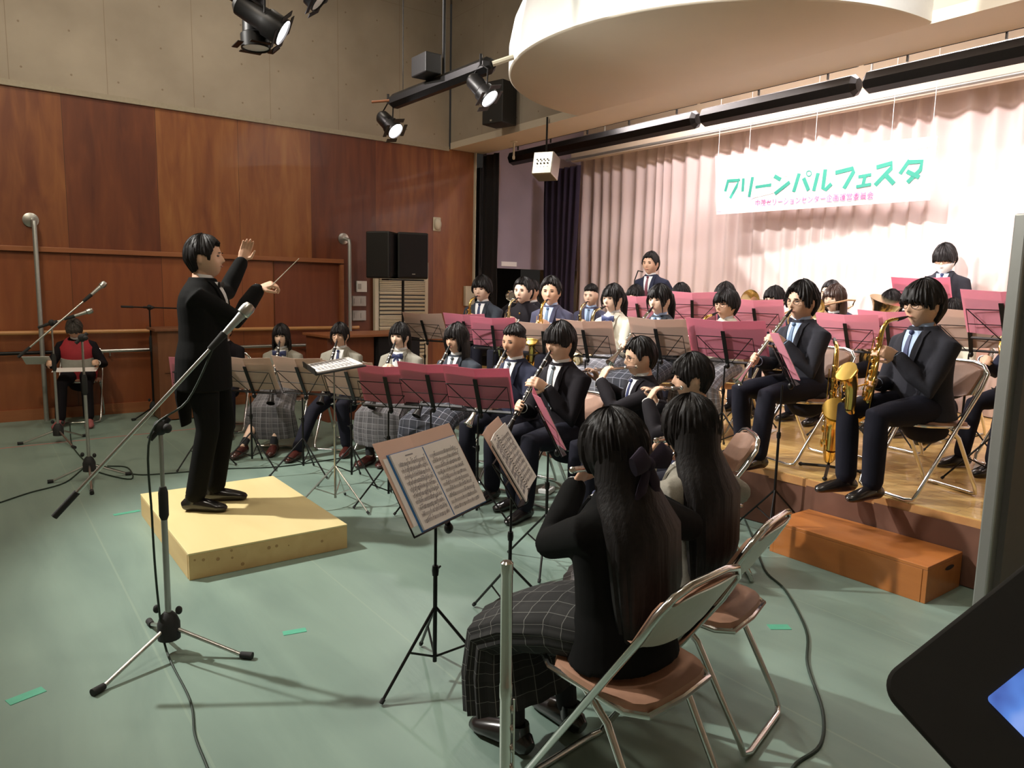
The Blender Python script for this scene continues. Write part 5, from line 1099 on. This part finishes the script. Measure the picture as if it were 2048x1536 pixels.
stand_for('half-long-haired clarinettist in dark blazer', 1318, 684, 5.55, SZ, 'peach', 'peach', 'R', dyaw=10, w=.48)
stand_for('bowl-cut saxophonist in cream blazer', 1452, 690, 5.25, SZ, 'pink_dark', 'dark pink', 'U', dyaw=16, w=.60)
stand_for('clarinettist in charcoal blazer with parted hair', 1568, 722, 4.55, 0, 'pink', 'pink', -50, w=.46)
stand_for('pale-faced player on the back left of the stage', 1278, 628, 7.2, SZ, 'pink', 'pink', 'Q', dyaw=10, w=.50)
stand_for('dark-haired player behind a pink folder', 1385, 622, 6.9, SZ, 'pink', 'pink', 'T', dyaw=24, w=.46)
stand_for('bowl-cut trombonist', 1512, 640, 6.4, SZ, 'pink', 'pink', 'W', dyaw=18, w=.50)
stand_for('brown-haired trombonist', 1695, 672, 5.9, SZ, 'pink', 'pink', 'Z', dyaw=8, w=.50)
stand_for('shaggy-haired euphonium player', 1778, 668, 5.7, SZ, 'pink', 'pink', 'AA', dyaw=8, w=.46)
stand_for('tied-haired player in cream blazer', 1942, 668, 5.4, SZ, 'peach', 'peach', 'AC', dyaw=14, w=.46)
stand_for('horn player behind the partition', 2010, 640, 4.5, SZ, 'pink', 'pink', 'AE', dyaw=16, w=.50)
stand_for('masked standing person', 1842, 596, 6.55, SZ, 'pink_bright', 'bright pink', 'AD', dyaw=-6, w=.50)
# the two nearest stands, music facing the camera
T = sf(872, 975, 2.80, 0, -65, 1.02, 'nearest black wire music stand, holding an open blue-backed score', 'peach', 'peach card folder open on the nearest music stand', w=.50, h=.33, base=None, dy=.03, vee=.10)
t = thing('score_book', 'open score with blue cover on the nearest music stand', 'score', (0, 0, 0))
for q in (-1, 1):
    R_ = T @ Matrix.Translation((.015, -.100, .020)) @ Matrix.Rotation(-q*.07, 4, 'Y'); B((q*.112, .150, 0), (.224, .305, .003), T=R_).build('cover', 'blue_cover', t, smooth=False)
    B((q*.108, .150, .006), (.215, .297, .008), T=R_).build('page', 'paper', t, smooth=False); notation(R_, q, .215, .297, .0105, t, True)
    MB().tube([R_ @ V((q*.0, .005, .011)), R_ @ V((q*.0, .295, .011))], .0012, 6).build('spine', 'blue_cover', t)
T = sf(1024, 932, 3.25, 0, -44, 1.02, 'second nearest black wire music stand, holding a spiral-bound score', 'peach', 'peach card folder on the second nearest music stand', w=.44, h=.32, dy=.02, vee=.10)
t = thing('score_book', 'open spiral-bound score on the second nearest music stand', 'score', (0, 0, 0))
for q in (-1, 1):
    R_ = T @ Matrix.Translation((.0, -.100, .020)) @ Matrix.Rotation(-q*.10, 4, 'Y'); B((q*.106, .148, .003), (.205, .297, .006), T=R_).build('page', 'paper', t, smooth=False); notation(R_, q, .205, .297, .0068, t, True)
mb = MB()
for k in range(24): mb.tube([T @ V((.010*math.cos(a*PI/4), -.095+.012*k, .024+.010*math.sin(a*PI/4))) for a in range(9)], .0012, 5)
mb.build('spiral_binding', 'dark', t)
# conductor's stand with the flat lit score
q = at(668, 733, 4.95); t, T = music_stand(q.x, q.y, 0, math.radians(168), q.z, .16, 'silver pole music stand with flat black desk in front of the conductor', 'steel', True, leg_a=.1, ped=.30)
for ch in t.children:
    if ch.name.startswith(('desk', 'ledge', 'tilt')): ch.data.materials[0] = M['dark']
t = thing('score_book', 'open white score lying flat on the conductor music stand', 'score', (0, 0, 0))
for g in (-1, 1): B((g*.115, .0, .012), (.228, .30, .010), T=T).build('page', 'paper', t, smooth=False); notation(T @ Matrix.Translation((0, -.15, 0)), g, .228, .30, .0178, t, True)
# ------------------------------------------------------------------ microphone stands
def mic(t_parent, p, d, nm='microphone', lab=''):
    d = V(d).normalized(); T = Zf(p, d); t = thing(nm, lab, 'microphone', (0, 0, 0))
    MB().lathe([(.009, -.02), (.011, .0), (.016, .12), (.018, .14), (.018, .145)], 16, T).build('body', 'aluminium', t)
    MB().lathe([(.018, .145), (.0265, .150), (.0275, .165), (.0275, .185), (.022, .200), (.006, .205)], 18, T).build('grille_head', 'steel', t); return t
def mic_stand(base, h, b0, b1, lab, legs, mat='steel', miclab=None, hub=.11, clutch=True):
    t = thing('microphone_stand', lab, 'microphone stand', (0, 0, 0)); b = V(base)
    for e in legs:
        e = V(e); d = (e-V((b.x, b.y, 0))); lg = MB().loft([V((b.x, b.y, hub))+d*.08, lerp(V((b.x, b.y, hub)), e, .9)], [.0085, .0085], 10).build('leg', mat, t)
        MB().loft([lerp(V((b.x, b.y, hub)), e, .86), e+V((0, 0, .014))], [.013, .015], 12, rnd=False).build('foot', 'rubber', lg)
    MB().lathe([(.02, -.05), (.045, -.045), (.045, .02), (.032, .055), (.018, .07)], 16, Matrix.Translation((b.x, b.y, hub))).ell((b.x+.035, b.y-.03, hub+.08), (.014, .014, .018)).ell((b.x-.04, b.y+.02, hub+.085), (.014, .014, .018)).build('hub', 'rubber', t)
    MB().tube([(b.x, b.y, hub), (b.x, b.y, h*.74)], .0125, 12).build('lower_pole', mat if mat == 'black_metal' else 'aluminium', t); MB().tube([(b.x, b.y, h*.7), (b.x, b.y, h)], .0085, 10).build('upper_pole', mat, t)
    MB().lathe([(.012, h*.60), (.019, h*.62), (.019, h*.72), (.013, h*.745)], 14, Matrix.Translation((b.x, b.y, 0))).build('clutch', 'rubber', t)
    b0, b1 = V(b0), V(b1); c = V((b.x, b.y, h)); MB().ell(c, (.028, .028, .032)).ell(c+V((.02, -.03, 0)), (.018, .02, .02)).build('boom_clamp', 'rubber', t)
    MB().tube([b0, b1], .008, 10).build('boom', mat, t); dd = (b1-b0).normalized()
    MB().tube([b0-dd*.01, b0+dd*.11], .0125, 12).build('counter_grip', 'rubber', t); m = lerp(b0, b1, .48); MB().tube([c-dd*.06, c+dd*.05], .013, 12).build('boom_collar', 'rubber', t)
    MB().loft([b1-dd*.02, b1+dd*.07], [.013, .017], 12).build('mic_clip', 'rubber', t)
    if miclab: mic(t, b1+dd*.03, dd, lab=miclab)
    return t
g = gp(340, 1305); h = .96; c = V((g.x, g.y, h)); r1 = ray(426, 692); b1 = at(426, 692, (c-EYE).dot(CF)+.10); dd = (b1-c).normalized(); b0 = c-dd*((c-b1).length*1.08)
b0 = at(112, 1030, (c-EYE).dot(CF)-.12)
mic_stand((g.x, g.y, 0), h, b0, b1, 'nearest silver boom microphone stand in front of the podium', [gp(185, 1393, .0), gp(505, 1318, .0), (g.x-.02, g.y+.33, 0)], miclab='silver microphone on the nearest boom stand')
cable([b1-V((0, 0, .01)), lerp(b1, c, .5)-V((0, 0, .06)), c+V((-.04, -.02, -.02)), (g.x-.05, g.y-.03, .6), (g.x-.04, g.y-.02, .25), (g.x-.02, g.y-.04, .03), gp(380, 1400, .006), gp(390, 1470, .006), gp(415, 1536, .006), gp(450, 1640, .006)], 'black microphone cable running down the nearest boom stand to the floor', .0045)
g = gp(180, 958); c0 = at(103, 660, 6.2); mic_stand((g.x, g.y, 0), 1.10, at(38, 713, 6.1), at(170, 600, 6.4), 'silver boom microphone stand nearer of the two at the left', [gp(95, 967), gp(262, 950), gp(184, 990)], miclab='microphone on the raised boom at the left')
g = gp(118, 884); t = mic_stand((g.x, g.y, 0), 1.13, (g.x-.1, g.y+.01, 1.09), (g.x+.12, g.y-.01, 1.17), 'silver microphone stand just before the person in the red vest', [gp(35, 890), gp(150, 898), gp(172, 873)], miclab='microphone in front of the bowed head of the red vest person')
g = gp(293, 822); g.y = 9.12; mic_stand((g.x, g.y-.15, 0), 1.24, (g.x-.28, g.y-.2, 1.25), (g.x+.55, g.y-.12, 1.22), 'black microphone stand with level boom against the left wall', [(g.x-.25, g.y-.3, 0), (g.x+.25, g.y-.3, 0), (g.x, g.y+.08, 0)], mat='black_metal')
# gooseneck microphone before the standing person
i = D['S']; p = i['W'] @ (i['Mo']+V((.07, .0, -.03))); t = thing('gooseneck_microphone', 'thin curved gooseneck microphone at the mouth of the standing left person', 'microphone', (0, 0, 0))
e = i['W'] @ V((.42, .0, 0)); MB().tube([(e.x, e.y, SZ+.02), (e.x, e.y, p.z-.25), (e.x, e.y, p.z-.10), V((e.x, e.y, p.z))*.6+V((p.x, p.y, p.z+.02))*.4, p], .007, 8).build('gooseneck', 'black_metal', t); MB().lathe([(.12, 0), (.12, .012), (.02, .03)], 20, Matrix.Translation((e.x, e.y, SZ))).build('base_plate', 'black_metal', t)
# tenor saxophone resting on a stand at the stage edge
bx, by = 4.46, 2.50
t = sax(Matrix.Identity(4), V((0, 0, 0)), 1.22, 'large gold saxophone resting upright on a floor stand at the stage edge', 'gold', lock=Matrix.Identity(4), grp='saxophones of the band')
t.matrix_world = Matrix.Translation((bx, by, SZ+.86)) @ Matrix.Rotation(math.radians(215), 4, 'Z') @ Matrix.Rotation(.06, 4, 'Y') @ Matrix.Translation((-.24, 0, 0))
t = thing('saxophone_stand', 'black folding stand holding the large gold saxophone', 'stand', (bx, by, SZ), math.radians(200))
for a in (0.1, 2.2, 4.2): MB().tube([(0, 0, .05), (.22*math.cos(a), .22*math.sin(a), .016)], .010, 8).ell((.22*math.cos(a), .22*math.sin(a), .016), (.016, .016, .014)).build('leg', 'black_metal', t)
MB().tube([(0, 0, .04), (-.12, 0, .30), (-.13, 0, .42)], .010, 8).build('upright', 'black_metal', t); MB().tube([(-.10, .07, .42), (-.13, .03, .40), (-.13, -.03, .40), (-.10, -.07, .42)], .008, 8).build('cradle', 'black_metal', t)
# upright silver flute at the very front
q = at(1014, 1122, 1.62); fb = at(1003, 1536, 1.50)
t = thing('upright_flute', 'tall silver flute standing upright beside the nearest flutist', 'flute', (0, 0, 0)); top = q; bot = V((q.x-.01, q.y-.03, .10)); dz = (top-bot).normalized(); L = (top-bot).length; T = Zf(bot, dz)
MB().lathe([(.012, 0), (.0135, .01), (.0135, L*.62), (.0148, L*.62+.004), (.0148, L*.66), (.0135, L*.66+.004), (.0135, L-.03), (.0145, L-.028), (.0145, L-.004), (.010, L)], 18, T).build('tube', 'silver', t)
mb = MB(); 
for k in range(9): mb.lathe([(.008, .012), (.010, .017), (.003, .020)], 10, T @ Matrix.Translation((0, 0, L*(.15+.055*k))) @ Matrix.Rotation(-.6, 4, 'Z') @ Matrix.Rotation(PI/2, 4, 'Y'))
mb.tube([(.014, -.012, L*.12), (.014, -.012, L*.62)], .003, 8, T); mb.build('keywork', 'silver', t)
t = thing('flute_stand', 'small black peg stand under the upright silver flute', 'stand', (bot.x, bot.y, 0)); MB().tube([(0, 0, .02), (0, 0, .11)], .008, 8).build('peg', 'black_metal', t)
for a in range(4): MB().tube([(0, 0, .03), (.10*math.cos(a*PI/2), .10*math.sin(a*PI/2), .008)], .006, 8).build('leg', 'black_metal', t)
# small things
t = thing('digital_box', 'small pale electronic tuner box on the floor between the front players', 'tuner', (*gp(1093, 985)[:2], 0), .5)
B((0, 0, .02), (.13, .09, .035)).build('case', 'shirt', t, smooth=False, bevel=.006); B((0, 0, .039), (.08, .05, .003)).build('display', 'aluminium', t, smooth=False)
q = at(1022, 632, 6.5)
o = B((0, 0, 0), (.22, .004, .12), rot=Matrix.Rotation(.6, 3, 'Y')).build('sheet_music', 'paper', smooth=False); q = pX(1790, 575, 7.0)
bpy.data.objects.remove(o)
for (px, py, lab, z) in [(1520, 862, 'loose white sheet on the stage floor left of the charcoal-blazered clarinettist', SZ), (1985, 935, 'clear sheet lying on the stage floor near the partition', SZ)]:
    g = gp(px, py, z); o = B((0, 0, .002), (.30, .21, .002)).build('loose_sheet', 'paper', smooth=False); o.location = (g.x, g.y, z); o.rotation_euler[2] = .3; tag(o, lab, 'paper')
chair(5.35, 2.62, SZ, math.radians(170), 'empty folding chair with brown back between two saxophonists')
